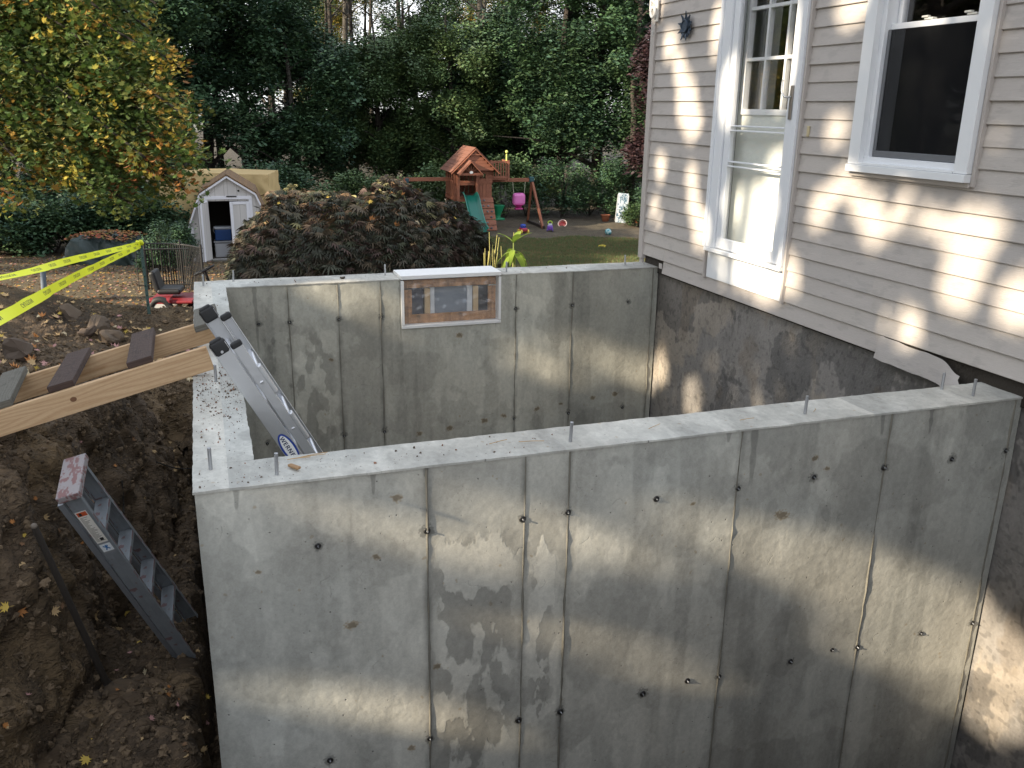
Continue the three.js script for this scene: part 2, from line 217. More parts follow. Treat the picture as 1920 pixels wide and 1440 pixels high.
const matFar = concrete(LX, WALL_H, 300, {
  seed: 23, pits: 420, specks: 150, seams: farSeams.map((s) => [s, 0.035]), base: [0.385, 0.376, 0.322],
  ties: [0.36, 0.62, 1.05, 1.43, 2.72, 3.3, 3.9].flatMap((x) => [[x - XL, 0.33], [x - XL, 1.42]]),
  drips: [[0.48, 0.62, 0.022], [1.745, 0.58, 0.02], [2.65, 0.56, 0.013]], blots: [[2.3, 0.55, 0.03], [1.9, 1.5, 0.03], [2.2, 1.47, 0.03], [2.55, 1.43, 0.03], [2.75, 1.4, 0.026], [3.1, 1.36, 0.03], [3.7, 1.3, 0.028], [1.1, 0.7, 0.02], [3.35, 1.33, 0.02], [3.95, 1.28, 0.03]],
  flake: (x, y) => Math.max(0.8 * inBox(x, y, 0.5, 1.15, 0.4, 2.2), 0.25), tone: (x, y) => -0.08 * inBox(x, y, 0.2, 0.74, 0, 2.5, 0.04) - 0.1 * inBox(x, y, 1.18, 1.57, 0.3, 2.5, 0.04) - 0.14 * inBox(x, y, 3.45, 4.5, 0, 2.5, 0.05),
});
const matSide = concrete(2.4, 2.4, 256, { seed: 41, pits: 120, specks: 30 });
const matTop = concrete(3.2, 1.6, 400, { seed: 57, pits: 900, specks: 240, base: [0.405, 0.396, 0.358], flake: () => 0.3 });
for (const t of [matTop.map, matTop.bumpMap]) t.repeat.set(1 / 3.2, 1 / 1.6);
matTop.bumpScale = 0.004;
// old wall of the house: grey concrete with tar, soil stains and bare tan patches
const matOld = (() => {
  const W = 12, H = 2.8, w = 2048, h = 512;
  const map = tex(w, h, (i, jj) => {
    const x = i / w * W, y = (h - 1 - jj) / h * H; let k = 1 + 0.22 * fbm(x * 2.2, y * 1.6, 5) + 0.14 * fbm(x * 14, y * 5, 3) + 0.1 * vn(x * 90, y * 60); let c = [0.225, 0.208, 0.19];
    const tan = sstep(0.02, 0.16, fbm(x * 1.3 + 6.4, y * 1.1 + 3, 5) + 0.12 * fbm(x * 18, y * 12, 2)); c = c.map((v, n) => lerp(v, [0.31, 0.268, 0.218][n], tan * 0.7));
    const tar = sstep(0.1, 0.2, fbm(x * 2.3 + 80, y * 2.6 + 1, 6) + 0.16 * fbm(x * 26, y * 20, 2) + 0.32 * sstep(0.75, 0.0, y) - 0.08); c = c.map((v, n) => lerp(v, [0.075, 0.072, 0.07][n], tar * 0.6));
    const pit = sstep(0.45, 0.6, vn(x * 34, y * 34)); k *= 1 - 0.25 * pit; const soil = sstep(0.2, 0.35, fbm(x * 3 + 20, y * 2 + 40, 4)); c = c.map((v, n) => lerp(v, [0.16, 0.125, 0.09][n], soil * 0.4));
    return c.map((v) => v * k);
  });
  map.repeat.set(1 / W, 1 / H);
  return new THREE.MeshStandardMaterial({ map, bumpMap: tiled(512, 512, [0.9, 0.9], (i, j) => { const v = 0.5 + 0.3 * wrapN(i, j, 512, 26, 4) + 0.2 * wrapN(i, j, 512, 90, 2); return [v, v, v]; }, false), bumpScale: 0.006, roughness: 0.92 });
})();

// ---------------------------------------------------------------- new foundation
const steel = std([0.42, 0.43, 0.45], 0.42, { metalness: 0.85, bumpMap: noiseBump, bumpScale: 0.0008 }), tieBlack = std([0.018, 0.017, 0.016], 0.5), seamMat = std([0.17, 0.158, 0.128], 0.95, { bumpMap: noiseBump, bumpScale: 0.004 });
function wallBox(x0, x1, y0, y1, z0, z1, uv) {
  const sx = Math.max(2, Math.round((x1 - x0) / 0.06)), sy = Math.max(2, Math.round((y1 - y0) / 0.08)), sz = Math.max(2, Math.round((z1 - z0) / 0.06));
  const g = new THREE.BoxGeometry(x1 - x0, y1 - y0, z1 - z0, sx, sy, sz).translate((x0 + x1) / 2, (y0 + y1) / 2, (z0 + z1) / 2), p = g.attributes.position, n = g.attributes.normal, t = g.attributes.uv;
  for (let i = 0; i < p.count; i++) { const x = p.getX(i), y = p.getY(i), z = p.getZ(i); const [a, b] = Math.abs(n.getX(i)) > 0.5 ? [z, y + WALL_H] : Math.abs(n.getY(i)) > 0.5 ? [x, z] : [x - XL, y + WALL_H]; t.setXY(i, a, b); p.setXYZ(i, x + 0.0025 * fbm(y * 2.3, z * 2.3, 3), y, z + 0.0035 * fbm(x * 1.9 + 8, y * 1.9, 3)); }
  g.computeVertexNormals(); return g;
}
function topSlab(x0, x1, z0, z1, seed) {                                        // trowelled top with a ragged paste lip
  const sx = Math.max(3, Math.round((x1 - x0) / 0.025)), sz = Math.max(3, Math.round((z1 - z0) / 0.025)), T = 0.010;
  const g = new THREE.BoxGeometry(x1 - x0, T, z1 - z0, sx, 1, sz).translate((x0 + x1) / 2, T / 2 - 0.004, (z0 + z1) / 2), p = g.attributes.position, t = g.attributes.uv;
  for (let i = 0; i < p.count; i++) {
    let x = p.getX(i), y = p.getY(i), z = p.getZ(i); t.setXY(i, x, z); const lip = 0.0065 + 0.0022 * vn(x * 17 + seed, z * 17) + 0.0025 * vn(x * 70, z * 70 + seed);
    if (Math.abs(x - x0) < 1e-4) x -= lip; else if (Math.abs(x - x1) < 1e-4) x += lip; if (Math.abs(z - z0) < 1e-4) z -= lip; else if (Math.abs(z - z1) < 1e-4) z += lip;
    if (y > 0) y += 0.0035 * fbm(x * 5 + seed, z * 5, 3) + 0.0015 * vn(x * 40, z * 40); p.setXYZ(i, x, y, z);
  }
  g.computeVertexNormals(); return g;
}
function seamFin(x, z, dir, y0, y1, seed, wide = 0.006) {                        // squeezed-out paste along a form joint
  const n = Math.round((y1 - y0) / 0.03), P = [], I = [], N = 4;
  for (let k = 0; k <= n; k++) { const y = lerp(y0, y1, k / n), w = wide * (0.75 + 0.55 * vn(y * 14, seed) + 0.3 * vn(y * 50, seed + 9)), h = 0.0045 * (0.8 + 0.7 * vn(y * 20, seed + 4)), c = x + 0.003 * vn(y * 5, seed); for (const [a, b] of [[-1, -0.003], [-0.45, h], [0.45, h], [1, -0.003]]) P.push(c + a * w, y, z + dir * b); if (k) for (let m = 0; m < N - 1; m++) { const a = (k - 1) * N + m, b = a + 1, c2 = k * N + m, d = c2 + 1; I.push(...(dir > 0 ? [a, b, c2, b, d, c2] : [a, c2, b, b, c2, d])); } }
  const g = new THREE.BufferGeometry(); g.setAttribute('position', new THREE.Float32BufferAttribute(P, 3)); g.setIndex(I); g.computeVertexNormals(); return meterUV(g);
}
const tieGeo = new THREE.LatheGeometry([[0, 0.001], [0.006, 0.0015], [0.0085, 0.004], [0.0125, 0.0045], [0.0145, 0.0005]].map((q) => new THREE.Vector2(...q)), 14).rotateX(Math.PI / 2);
const tieRod = cyl(0.0035, 0.0035, 0.012, 8).rotateX(Math.PI / 2).translate(0, 0, 0.006);
const boltGeo = (() => { const pts = [[0.0001, 0.1]]; for (let y = 0.1; y > 0; y -= 0.004) pts.push([0.0085, y], [0.0076, y - 0.002]); return new THREE.LatheGeometry([[0, 0.1], [0.007, 0.1], ...pts.slice(1), [0.0085, -0.02]].map((q) => new THREE.Vector2(...q)), 12); })();
{
  const F = thing('concrete_foundation', 'new poured grey concrete foundation of three walls against the house', 'foundation');
  const near = part(F, 'wall', wallBox(XL, XH, -WALL_H, -0.004, ZNI, ZN), matNear, 'wide wall with form seams and snap ties, its bare side facing out');
  const left = part(F, 'wall', wallBox(XL, XLI, -WALL_H, -0.004, ZFI, ZNI), matSide, 'wall the ladder and the plank ramp rest on');
  const W0 = 1.612, W1 = 2.572, WB = -0.457;
  const far = part(F, 'wall', merge([wallBox(XL, W0, -WALL_H, -0.004, ZFO, ZFI), wallBox(W1, XH, -WALL_H, -0.004, ZFO, ZFI), wallBox(W0, W1, -WALL_H, WB, ZFO, ZFI)]), matFar, 'wall with the small basement window');
  part(near, 'trowelled_top', topSlab(XL, XH, ZNI, ZN, 1), matTop); part(left, 'trowelled_top', topSlab(XL, XLI, ZFI + 0.01, ZNI - 0.01, 2), matTop);
  part(far, 'trowelled_top', topSlab(XL, W0 - 0.01, ZFO, ZFI, 3), matTop); part(far, 'trowelled_top', topSlab(W1 + 0.01, XH, ZFO, ZFI, 4), matTop);
  nearSeams.forEach((s, i) => part(near, 'form_seam', seamFin(s + XL, ZN + 0.001, 1, -WALL_H, -0.006, 10 + i), seamMat));
  part(near, 'form_seam', seamFin(XH - 0.05, ZN + 0.001, 1, -WALL_H, -0.006, 19, 0.008), seamMat);
  farSeams.forEach((s, i) => part(far, 'form_seam', seamFin(s + XL, ZFI + 0.001, 1, -WALL_H, -0.006, 30 + i, 0.007), seamMat));
  const R = rng(5), tie = (parent, x, y, z) => { const m = part(parent, 'form_tie', tieGeo, tieBlack); m.position.set(x, y, z + 0.002); m.scale.setScalar(0.85 + 0.4 * R()); const r = part(m, 'tie_rod', tieRod, steel); r.rotation.set(R() * 0.3, R() * 0.3, 0); };
  for (const x of tieX) for (const y of tieY) tie(near, x + 0.004 * (R() - 0.5), y + 0.01 * (R() - 0.5), ZN);
  for (const x of [2.22, 3.145]) tie(near, x, -1.4, ZN);
  for (const x of [0.36, 0.62, 1.05, 1.43, 2.72, 3.3, 3.9]) for (const y of tieY) if (!(y > -1 && x > W0 && x < W1)) tie(far, x, y - 0.02, ZFI);
  const bolt = (parent, x, z) => { const m = part(parent, 'anchor_bolt', boltGeo, steel); m.position.set(x, 0.004, z); m.rotation.set((R() - 0.5) * 0.12, R() * 3, (R() - 0.5) * 0.14); };
  for (const [x, z] of [[-0.068, -3.7], [0.194, -3.562], [1.532, -3.567], [2.851, -3.584], [3.952, -3.574], [3.874, -3.72]]) bolt(near, x, z);
  bolt(left, -0.02, -5.0); for (const [x, z] of [[-0.063, -7.85], [0.185, -8.0], [1.52, -7.98], [2.655, -7.86], [3.938, -7.95]]) bolt(far, x, z);
  // footing ledge and basement earth floor
  struct('basement_floor', meterUV(new THREE.BoxGeometry(XH - XLI, 0.1, ZNI - ZFI).translate((XH + XLI) / 2, -WALL_H - 0.02, (ZNI + ZFI) / 2)), std([0.12, 0.1, 0.075], 0.95, { bumpMap: noiseBump, bumpScale: 0.01 }));
}
// small basement window cast into the far wall
{
  const w = thing('basement_window', 'white framed basement window packed with brown cardboard under plastic film', 'window', V(2.092, -0.457, ZFI)), white = std([0.74, 0.73, 0.71], 0.6, { bumpMap: noiseBump, bumpScale: 0.003 });
  const osb = std([1, 1, 1], 0.85, { map: tiled(256, 256, [0.4, 0.4], (i, j) => { const a = fbm(i * 0.05, j * 0.02, 3), b = fbm(i * 0.02 + 50, j * 0.06, 3), k = 0.75 + 0.4 * a + 0.35 * b; return [0.46 * k, 0.25 * k, 0.12 * k]; }) });
  const H = 0.487, W = 0.955, D = -ZFO + ZFI;
  part(w, 'frame', merge([bx(W, 0.036, D + 0.014, 0, H - 0.014, -D / 2 + 0.008), bx(W, 0.028, D, 0, 0.014, -D / 2 + 0.012), bx(0.03, H - 0.075, D, -W / 2 + 0.015, H / 2 - 0.007, -D / 2 + 0.012), bx(0.024, H - 0.075, D, W / 2 - 0.012, H / 2 - 0.007, -D / 2 + 0.012)]), white);
  const y0 = 0.03, y1 = H - 0.05, inn = W - 0.07;
  part(w, 'packing_board', bx(inn, 0.075, 0.02, 0, y1 - 0.035, -0.05), osb); part(w, 'packing_board', bx(inn, 0.085, 0.02, 0, y0 + 0.045, -0.05), osb);
  part(w, 'packing_board', bx(0.075, y1 - y0 - 0.17, 0.02, -inn / 2 + 0.04, (y0 + y1) / 2, -0.051), osb); part(w, 'packing_board', bx(0.075, y1 - y0 - 0.17, 0.02, inn / 2 - 0.04, (y0 + y1) / 2, -0.051), osb);
  const lum = std([0.5, 0.36, 0.2], 0.8);
  part(w, 'wood_strip', bx(0.05, y1 - y0 - 0.17, 0.03, -0.215, (y0 + y1) / 2, -0.075), lum); part(w, 'wood_strip', bx(0.05, y1 - y0 - 0.17, 0.03, 0.25, (y0 + y1) / 2, -0.075), lum);
  part(w, 'sash', merge([bx(0.04, 0.28, 0.03, -0.165, (y0 + y1) / 2, -0.09), bx(0.05, 0.28, 0.03, 0.195, (y0 + y1) / 2, -0.09)]), std([0.6, 0.62, 0.64], 0.4));
  part(w, 'pane', bx(0.34, 0.27, 0.004, 0.015, (y0 + y1) / 2, -0.095), new THREE.MeshPhysicalMaterial({ color: col(0.2, 0.23, 0.27), roughness: 0.25, clearcoat: 1 }));
  part(w, 'vent_panel', bx(0.12, 0.27, 0.01, -0.31, (y0 + y1) / 2, -0.1), std([0.035, 0.04, 0.06], 0.5)); part(w, 'vent_panel', bx(0.1, 0.27, 0.01, 0.33, (y0 + y1) / 2, -0.1), std([0.03, 0.03, 0.035], 0.5));
  { // taut crinkled film
    const g = new THREE.PlaneGeometry(W - 0.05, H - 0.06, 90, 46), p = g.attributes.position; for (let i = 0; i < p.count; i++) { const x = p.getX(i), y = p.getY(i), e = Math.min(1, (0.46 - Math.abs(x)) * 8, (0.22 - Math.abs(y)) * 10); p.setZ(i, Math.max(0, e) * (0.008 * (1 - Math.abs(vn(x * 9 + y * 5, y * 14 - x * 3)) * 2) + 0.006 * vn(x * 26 - y * 9, y * 21 + x * 13))); } g.translate(0, H / 2 - 0.01, -0.012); g.computeVertexNormals();
    part(w, 'plastic_film', g, new THREE.MeshPhysicalMaterial({ transmission: 0.92, thickness: 0, roughness: 0.1, color: 0xffffff, ior: 1.55 }));
  }
}
// ---------------------------------------------------------------- house
const HP = V(4.19, -0.05, -8.05), toHouse = (g) => g.translate(-HP.x, -HP.y, -HP.z);
const hbox = (x0, x1, y0, y1, z0, z1, r = 0.003) => toHouse(bx(x1 - x0, y1 - y0, z1 - z0, (x0 + x1) / 2, (y0 + y1) / 2, (z0 + z1) / 2, r));
const house = thing('house', 'house with beige vinyl lap siding above an old stained concrete foundation', 'house', HP);
const vinyl = [[0.44, 0.40, 0.368], [0.425, 0.39, 0.362], [0.45, 0.41, 0.374]].map((c, s) => new THREE.MeshStandardMaterial({
  map: tiled(512, 256, [1.9, 0.55], (i, j) => { const k = 1 + 0.07 * fbm(i * 0.012 + s * 9, j * 0.03, 4) + 0.04 * vn(i * 0.15, j * 0.9 + s) - 0.10 * sstep(0.2, 0.5, fbm(i * 0.03 + 40 + s * 5, j * 0.05, 4)); return c.map((v) => v * k); }),
  roughness: 0.55, bumpMap: tiled(256, 256, [0.6, 0.12], (i, j) => { const v = 0.5 + 0.3 * vn(i * 0.12, j * 0.8) + 0.2 * vn(i * 0.05, j * 0.25); return [v, v, v]; }, false), bumpScale: 0.0012 }));
const vinylTrim = std([0.445, 0.405, 0.373], 0.5), whitePaint = std([0.72, 0.73, 0.74], 0.42, { bumpMap: noiseBump, bumpScale: 0.0006 }), whiteAlu = std([0.70, 0.715, 0.74], 0.3), doorPaint = std([0.66, 0.68, 0.64], 0.45), paneGlass = new THREE.MeshPhysicalMaterial({ transmission: 1, thickness: 0, roughness: 0.02, ior: 1.5, color: 0xffffff }), black = std([0.012, 0.012, 0.013], 0.6), darkWood = std([0.03, 0.024, 0.018], 0.95, { bumpMap: noiseBump, bumpScale: 0.006 });
{
  const EX = 0.1233, B0 = -0.033, XS = 4.19, R = rng(9);
  const board = (z0, z1, k, dx = 0) => {
    const L = z1 - z0, y = B0 + k * EX, prof = [[0.012, 0.0], [-0.014, 0.0], [-0.0165, 0.004], [-0.0155, 0.012], [-0.002, EX + 0.008], [0.012, EX + 0.008]], P = [], U = [], n = Math.max(1, Math.ceil(L / 0.4));
    const w = (z) => dx + 0.0036 * vn(z * 1.3 + 3, k * 3.1), dy = (z) => 0.003 * vn(z * 0.9, k * 2.3 + 40);
    const pt = (m, q) => { const z = z0 + L * q / n, [a, b] = prof[m % prof.length]; return [XS + a + (m < 5 && m > 0 ? w(z) : 0), y + b + dy(z), z, b]; };
    const quad = (a, b, c, d, uv) => { for (const [v, t] of [[a, uv[0]], [b, uv[1]], [c, uv[2]], [a, uv[0]], [c, uv[2]], [d, uv[3]]]) { P.push(v[0], v[1], v[2]); U.push(t[0], t[1]); } };
    for (let q = 0; q < n; q++) for (let m = 0; m < 5; m++) { const a = pt(m, q), b = pt(m, q + 1), c = pt(m + 1, q + 1), d = pt(m + 1, q), f = (v) => [v[2] + k * 0.37, v[3] + k * 0.21]; quad(a, d, c, b, [f(a), f(d), f(c), f(b)]); }
    for (const [q, s] of [[0, 1], [n, -1]]) for (let m = 1; m < 4; m++) { const a = pt(0, q), b = pt(m, q), c = pt(m + 1, q); for (const v of s > 0 ? [a, b, c] : [a, c, b]) { P.push(v[0], v[1], v[2]); U.push(v[2], v[1]); } }
    const g = new THREE.BufferGeometry(); g.setAttribute('position', new THREE.Float32BufferAttribute(P, 3)); g.setAttribute('uv', new THREE.Float32BufferAttribute(U, 2)); g.computeVertexNormals(); part(house, 'siding_board', toHouse(g), vinyl[Math.floor(R() * 3)]);
  };
  const ZA = -8.035, ZB = 3, D0 = -6.825, D1 = -5.662, Wn0 = -5.07, Wn1 = -4.025;
  board(-7.62, -4.565, 0);
  const seams = { 1: [-7.6, -4.63], 2: [-4.713], 3: [-4.72], 5: [-4.43], 8: [-2.6], 12: [-3.0] };
  for (let k = 1; k < 30; k++) {
    const y = B0 + k * EX, door = y > 0.05 && y < 2.72, win = y > 1.09 && y < 2.70; let spans = [[ZA, ZB]];
    if (door) spans = [[ZA, D0 - 0.004], [D1 + 0.004, ZB]]; if (win) spans = [[ZA, D0 - 0.004], [D1 + 0.004, Wn0 - 0.004], [Wn1 + 0.004, ZB]];
    for (const s of seams[k] ?? []) spans = spans.flatMap(([a, b]) => s > a && s < b ? [[a, s - 0.0012], [s + 0.0012, b, 1]] : [[a, b]]);
    for (const [a, b, lap] of spans) board(a, b, k, lap ? -0.002 : 0);
  }
  { // bottom course torn loose at its end
    const P = [], I = [], n = 26, m = 5;
    for (let i = 0; i <= n; i++) for (let j = 0; j <= m; j++) { const s = i / n, t = j / m, curl = sstep(0.72, 1, s), z = lerp(-4.6, -3.84, s) + 0.02 * t * (1 - s) - 0.05 * t * curl + 0.012 * vn(j * 1.7, 5) * (s > 0.97 ? 1 : 0), y = lerp(-0.066, 0.088, t) - 0.02 * s - 0.03 * curl * (1 + t) + 0.004 * vn(s * 9, t * 2), x = 4.156 + 0.016 * t - 0.03 * curl * (1 - t) - 0.014 * Math.sin(s * 9) * (1 - t) * 0.4; P.push(x, y, z); if (i && j) { const o = i * (m + 1) + j, a = o - m - 2, b = o - m - 1, c = o - 1; I.push(a, b, c, b, o, c); } }
    const g = new THREE.BufferGeometry(); g.setAttribute('position', new THREE.Float32BufferAttribute(P, 3)); g.setIndex(I); g.computeVertexNormals(); part(house, 'siding_board', toHouse(meterUV(g)), vinyl[1], 'loose end of the bottom siding course, bent and torn');
  }
  { const g = bx(0.006, 0.05, 0.06, 4.172, 0.035, -7.645); part(house, 'siding_board', toHouse(g), vinyl[0], 'chipped corner of the bottom course'); }
  part(house, 'corner_trim', merge([hbox(4.158, 4.205, 0.05, 3.62, -8.115, -8.03), hbox(4.205, 4.3, 0.05, 3.62, -8.115, -8.06), hbox(4.17, 4.2, -0.03, 0.046, -8.1, -8.045)]), vinylTrim);
  // structural wall round the openings, rim beam, rest of the house
  const core = std([0.14, 0.12, 0.1], 0.9);
  part(house, 'wall', merge([hbox(4.203, 4.34, 0.09, 3.62, -8.05, -6.66), hbox(4.203, 4.34, 0.09, 3.62, -5.72, -5.0), hbox(4.203, 4.34, 0.09, 3.62, -4.08, 3), hbox(4.203, 4.34, 0.09, 0.335, -6.66, -5.72), hbox(4.203, 4.34, 2.7, 3.62, -6.66, -5.72), hbox(4.203, 4.34, 0.09, 1.2, -5.0, -4.08), hbox(4.203, 4.34, 2.66, 3.62, -5.0, -4.08), hbox(4.345, 11, 0, 3.62, -8.05, -7.9), hbox(4.345, 11, 0, 3.62, 2.85, 3), hbox(11, 11.15, 0, 3.62, -8.05, 3), hbox(4.345, 11, 0.1, 0.3, -7.9, 2.85), hbox(4.345, 11, 3.5, 3.6, -7.9, 2.85)]), core);
  part(house, 'rim_beam', hbox(4.206, 4.45, -0.055, 0.088, -8.04, 3), darkWood);
  const shade = new THREE.BoxGeometry(4.2, 0.12, 11.9); const roofM = std([0.06, 0.055, 0.05], 0.9);
  part(house, 'roof', toHouse(merge([shade.clone().rotateZ(0.5).translate(5.75, 4.62, -2.5), shade.clone().rotateZ(-0.5).translate(9.4, 4.62, -2.5)])), roofM);
  // inset old foundation
  { const g = new THREE.BoxGeometry(0.3, 2.74, 11.07, 1, 60, 260).translate(4.385, -1.43, -2.535), p = g.attributes.position, t = g.attributes.uv; for (let i = 0; i < p.count; i++) { const x = p.getX(i), y = p.getY(i), z = p.getZ(i); t.setXY(i, z + 8.2, y + 2.8); if (x < 4.3) p.setX(i, x + 0.007 * fbm(z * 4, y * 4, 4) - 0.003); } g.computeVertexNormals(); part(house, 'old_foundation', toHouse(g), matOld, 'old stained concrete foundation with dark tar patches'); }

  // ---- door: storm door in an aluminium frame over a nine-light door
  const door = part(house, 'door', merge([hbox(4.262, 4.305, 0.345, 1.47, -6.655, -5.725), hbox(4.262, 4.305, 2.68, 2.70, -6.655, -5.725), hbox(4.262, 4.305, 1.47, 2.68, -6.655, -6.60), hbox(4.262, 4.305, 1.47, 2.68, -5.775, -5.725)]), doorPaint, 'white door with small square panes behind a storm door');
  { // light frame and bars
    const z0 = -6.575, z1 = -5.80, y0 = 1.51, y1 = 2.655, f = [];
    f.push(hbox(4.245, 4.30, y0 - 0.045, y0, z0 - 0.03, z1 + 0.03), hbox(4.245, 4.30, y0, y1, z0 - 0.03, z0), hbox(4.245, 4.30, y0, y1, z1, z1 + 0.03));
    part(door, 'light_frame', merge(f), whitePaint);
    for (const z of [-6.325, -6.06]) part(door, 'glazing_bar', hbox(4.252, 4.296, y0, y1, z - 0.013, z + 0.013), whitePaint);
    for (const y of [1.89, 2.27]) for (const [a, b] of [[z0, -6.339], [-6.311, -6.074], [-6.046, z1]]) part(door, 'glazing_bar', hbox(4.252, 4.296, y - 0.013, y + 0.013, a, b), whitePaint);
    for (const [a, b] of [[z0, -6.339], [-6.311, -6.074], [-6.046, z1]]) for (const [c, d] of [[1.51, 1.876], [1.904, 2.256], [2.284, 2.655]]) part(door, 'pane', hbox(4.276, 4.279, c, d, a, b), paneGlass);
    part(door, 'curtain', hbox(4.42, 4.43, 1.4, 2.7, -6.62, -6.40), std([0.2, 0.2, 0.19], 0.9));
  }
  part(door, 'storm_door_frame', merge([hbox(4.15, 4.19, 0.365, 2.74, -6.655, -6.575), hbox(4.15, 4.19, 0.365, 2.74, -5.835, -5.735), hbox(4.15, 4.19, 0.365, 0.455, -6.573, -5.837)]), whiteAlu);
  part(door, 'storm_door_bar', merge([hbox(4.145, 4.175, 1.371, 1.383, -6.573, -5.837), hbox(4.145, 4.175, 1.335, 1.347, -6.573, -5.837)]), whiteAlu); part(door, 'storm_door_bar', merge([hbox(4.145, 4.175, 1.087, 1.099, -6.573, -5.837), hbox(4.145, 4.175, 1.05, 1.062, -6.573, -5.837)]), whiteAlu);
  part(door, 'storm_glass', hbox(4.168, 4.171, 0.456, 2.73, -6.574, -5.836, 0.0005), paneGlass);
  const brushed = std([0.3, 0.27, 0.24], 0.35, { metalness: 0.8 });
  part(door, 'handle_plate', hbox(4.138, 4.149, 1.44, 1.68, -5.80, -5.765, 0.005), brushed);
  part(door, 'handle', toHouse(tube([V(4.138, 1.60, -5.785), V(4.095, 1.60, -5.80), V(4.09, 1.63, -5.83), V(4.092, 1.70, -5.838), V(4.095, 1.72, -5.835)], 0.0075, 20, 8)), std([0.6, 0.6, 0.6], 0.25, { metalness: 0.9 }));
  part(house, 'door_casing', merge([hbox(4.13, 4.205, 0.36, 2.8, -6.80, -6.658), hbox(4.118, 4.2, 0.36, 2.8, -6.815, -6.77), hbox(4.13, 4.205, 0.36, 2.8, -5.732, -5.68), hbox(4.19, 4.26, 0.36, 2.72, -6.66, -6.654), hbox(4.19, 4.26, 0.36, 2.72, -5.726, -5.72)]), whiteAlu);
  part(house, 'door_sill', merge([hbox(4.12, 4.26, 0.325, 0.358, -6.80, -5.68), hbox(4.17, 4.205, 0.085, 0.325, -6.80, -5.685)]), whitePaint);
  part(house, 'door_trim', merge([hbox(4.15, 4.2, 0.075, 2.8, -6.842, -6.817), hbox(4.15, 4.2, 0.075, 2.8, -5.678, -5.655)]), vinylTrim);

  // ---- window
  const win = part(house, 'window', merge([hbox(4.122, 4.21, 1.17, 2.72, -5.058, -4.955), hbox(4.122, 4.21, 1.17, 2.72, -4.14, -4.04), hbox(4.122, 4.21, 2.62, 2.72, -4.953, -4.142), hbox(4.108, 4.215, 1.122, 1.168, -5.06, -4.038)]), whitePaint, 'double hung window with white casing');
  part(win, 'jamb', merge([hbox(4.165, 4.33, 1.20, 2.62, -4.957, -4.915), hbox(4.165, 4.33, 1.20, 2.62, -4.18, -4.138), hbox(4.16, 4.33, 1.17, 1.222, -4.957, -4.138)]), whiteAlu);
  part(win, 'sill', hbox(4.118, 4.24, 1.169, 1.185, -4.953, -4.142), whitePaint);
  part(win, 'sash', merge([hbox(4.21, 4.24, 2.0, 2.036, -4.913, -4.182), hbox(4.21, 4.24, 1.224, 1.262, -4.913, -4.182)]), whiteAlu);
  part(win, 'upper_sash', merge([hbox(4.25, 4.28, 2.03, 2.62, -4.913, -4.875), hbox(4.25, 4.28, 2.03, 2.62, -4.215, -4.182)]), whiteAlu);
  part(win, 'screen_frame', merge([hbox(4.19, 4.205, 1.262, 2.0, -4.91, -4.885), hbox(4.19, 4.205, 1.262, 2.0, -4.205, -4.184), hbox(4.19, 4.205, 1.224, 1.262, -4.91, -4.184)]), std([0.12, 0.125, 0.135], 0.4));
  part(win, 'insect_screen', hbox(4.197, 4.1985, 1.262, 1.999, -4.885, -4.205, 0.0004), new THREE.MeshPhysicalMaterial({ color: col(0.016, 0.0165, 0.018), roughness: 1, specularIntensity: 0.1, transparent: true, opacity: 0.45 }));
  part(win, 'pane', hbox(4.222, 4.226, 1.262, 2.0, -4.912, -4.183, 0.0005), paneGlass); part(win, 'pane', hbox(4.262, 4.266, 2.036, 2.62, -4.875, -4.216, 0.0005), paneGlass);
  for (const z of [-4.60, -4.27]) part(win, 'latch', merge([hbox(4.205, 4.24, 2.037, 2.05, z - 0.035, z + 0.035), hbox(4.198, 4.222, 2.05, 2.062, z - 0.05, z + 0.0)]), std([0.5, 0.5, 0.47], 0.5));
  part(house, 'window_trim', merge([hbox(4.155, 4.2, 1.098, 2.74, -5.082, -5.061), hbox(4.155, 4.2, 1.098, 2.74, -4.037, -4.014), hbox(4.15, 4.2, 1.092, 1.12, -5.06, -4.038)]), vinylTrim);
  part(house, 'siding_clip', hbox(4.163, 4.176, 1.325, 1.40, -5.59, -5.565), std([0.5, 0.42, 0.25], 0.6));
}
{ // sun-shaped wall ornament
  const o = thing('sun_ornament', 'blue grey metal sun face ornament hung on the siding beside the door', 'ornament', V(4.168, 2.2, -7.43)), m = std([0.055, 0.075, 0.105], 0.45, { metalness: 0.6, bumpMap: noiseBump, bumpScale: 0.002 });
  o.rotation.y = -Math.PI / 2;
  part(o, 'disc', merge([new THREE.CylinderGeometry(0.045, 0.06, 0.028, 24).rotateX(Math.PI / 2).translate(0, 0, 0.02), new THREE.TorusGeometry(0.05, 0.007, 8, 24).translate(0, 0, 0.034)]), m);
  for (let k = 0; k < 18; k++) { const a = k / 18 * Math.PI * 2, big = k % 2 === 0, L = big ? 0.125 : 0.1, s = new THREE.Shape(); s.moveTo(0.045, -0.017); s.quadraticCurveTo(0.08, -0.02 + (big ? 0.012 : 0), L, big ? 0.012 : -0.006); s.quadraticCurveTo(0.08, 0.022, 0.045, 0.017); const g = new THREE.ExtrudeGeometry(s, { depth: 0.004, bevelEnabled: true, bevelSize: 0.002, bevelThickness: 0.002, bevelSegments: 1, curveSegments: 6 }); g.rotateY(big ? -0.2 : -0.05).translate(0, 0, big ? 0.006 : 0.01).rotateZ(a); part(o, 'ray', g, m); }
}
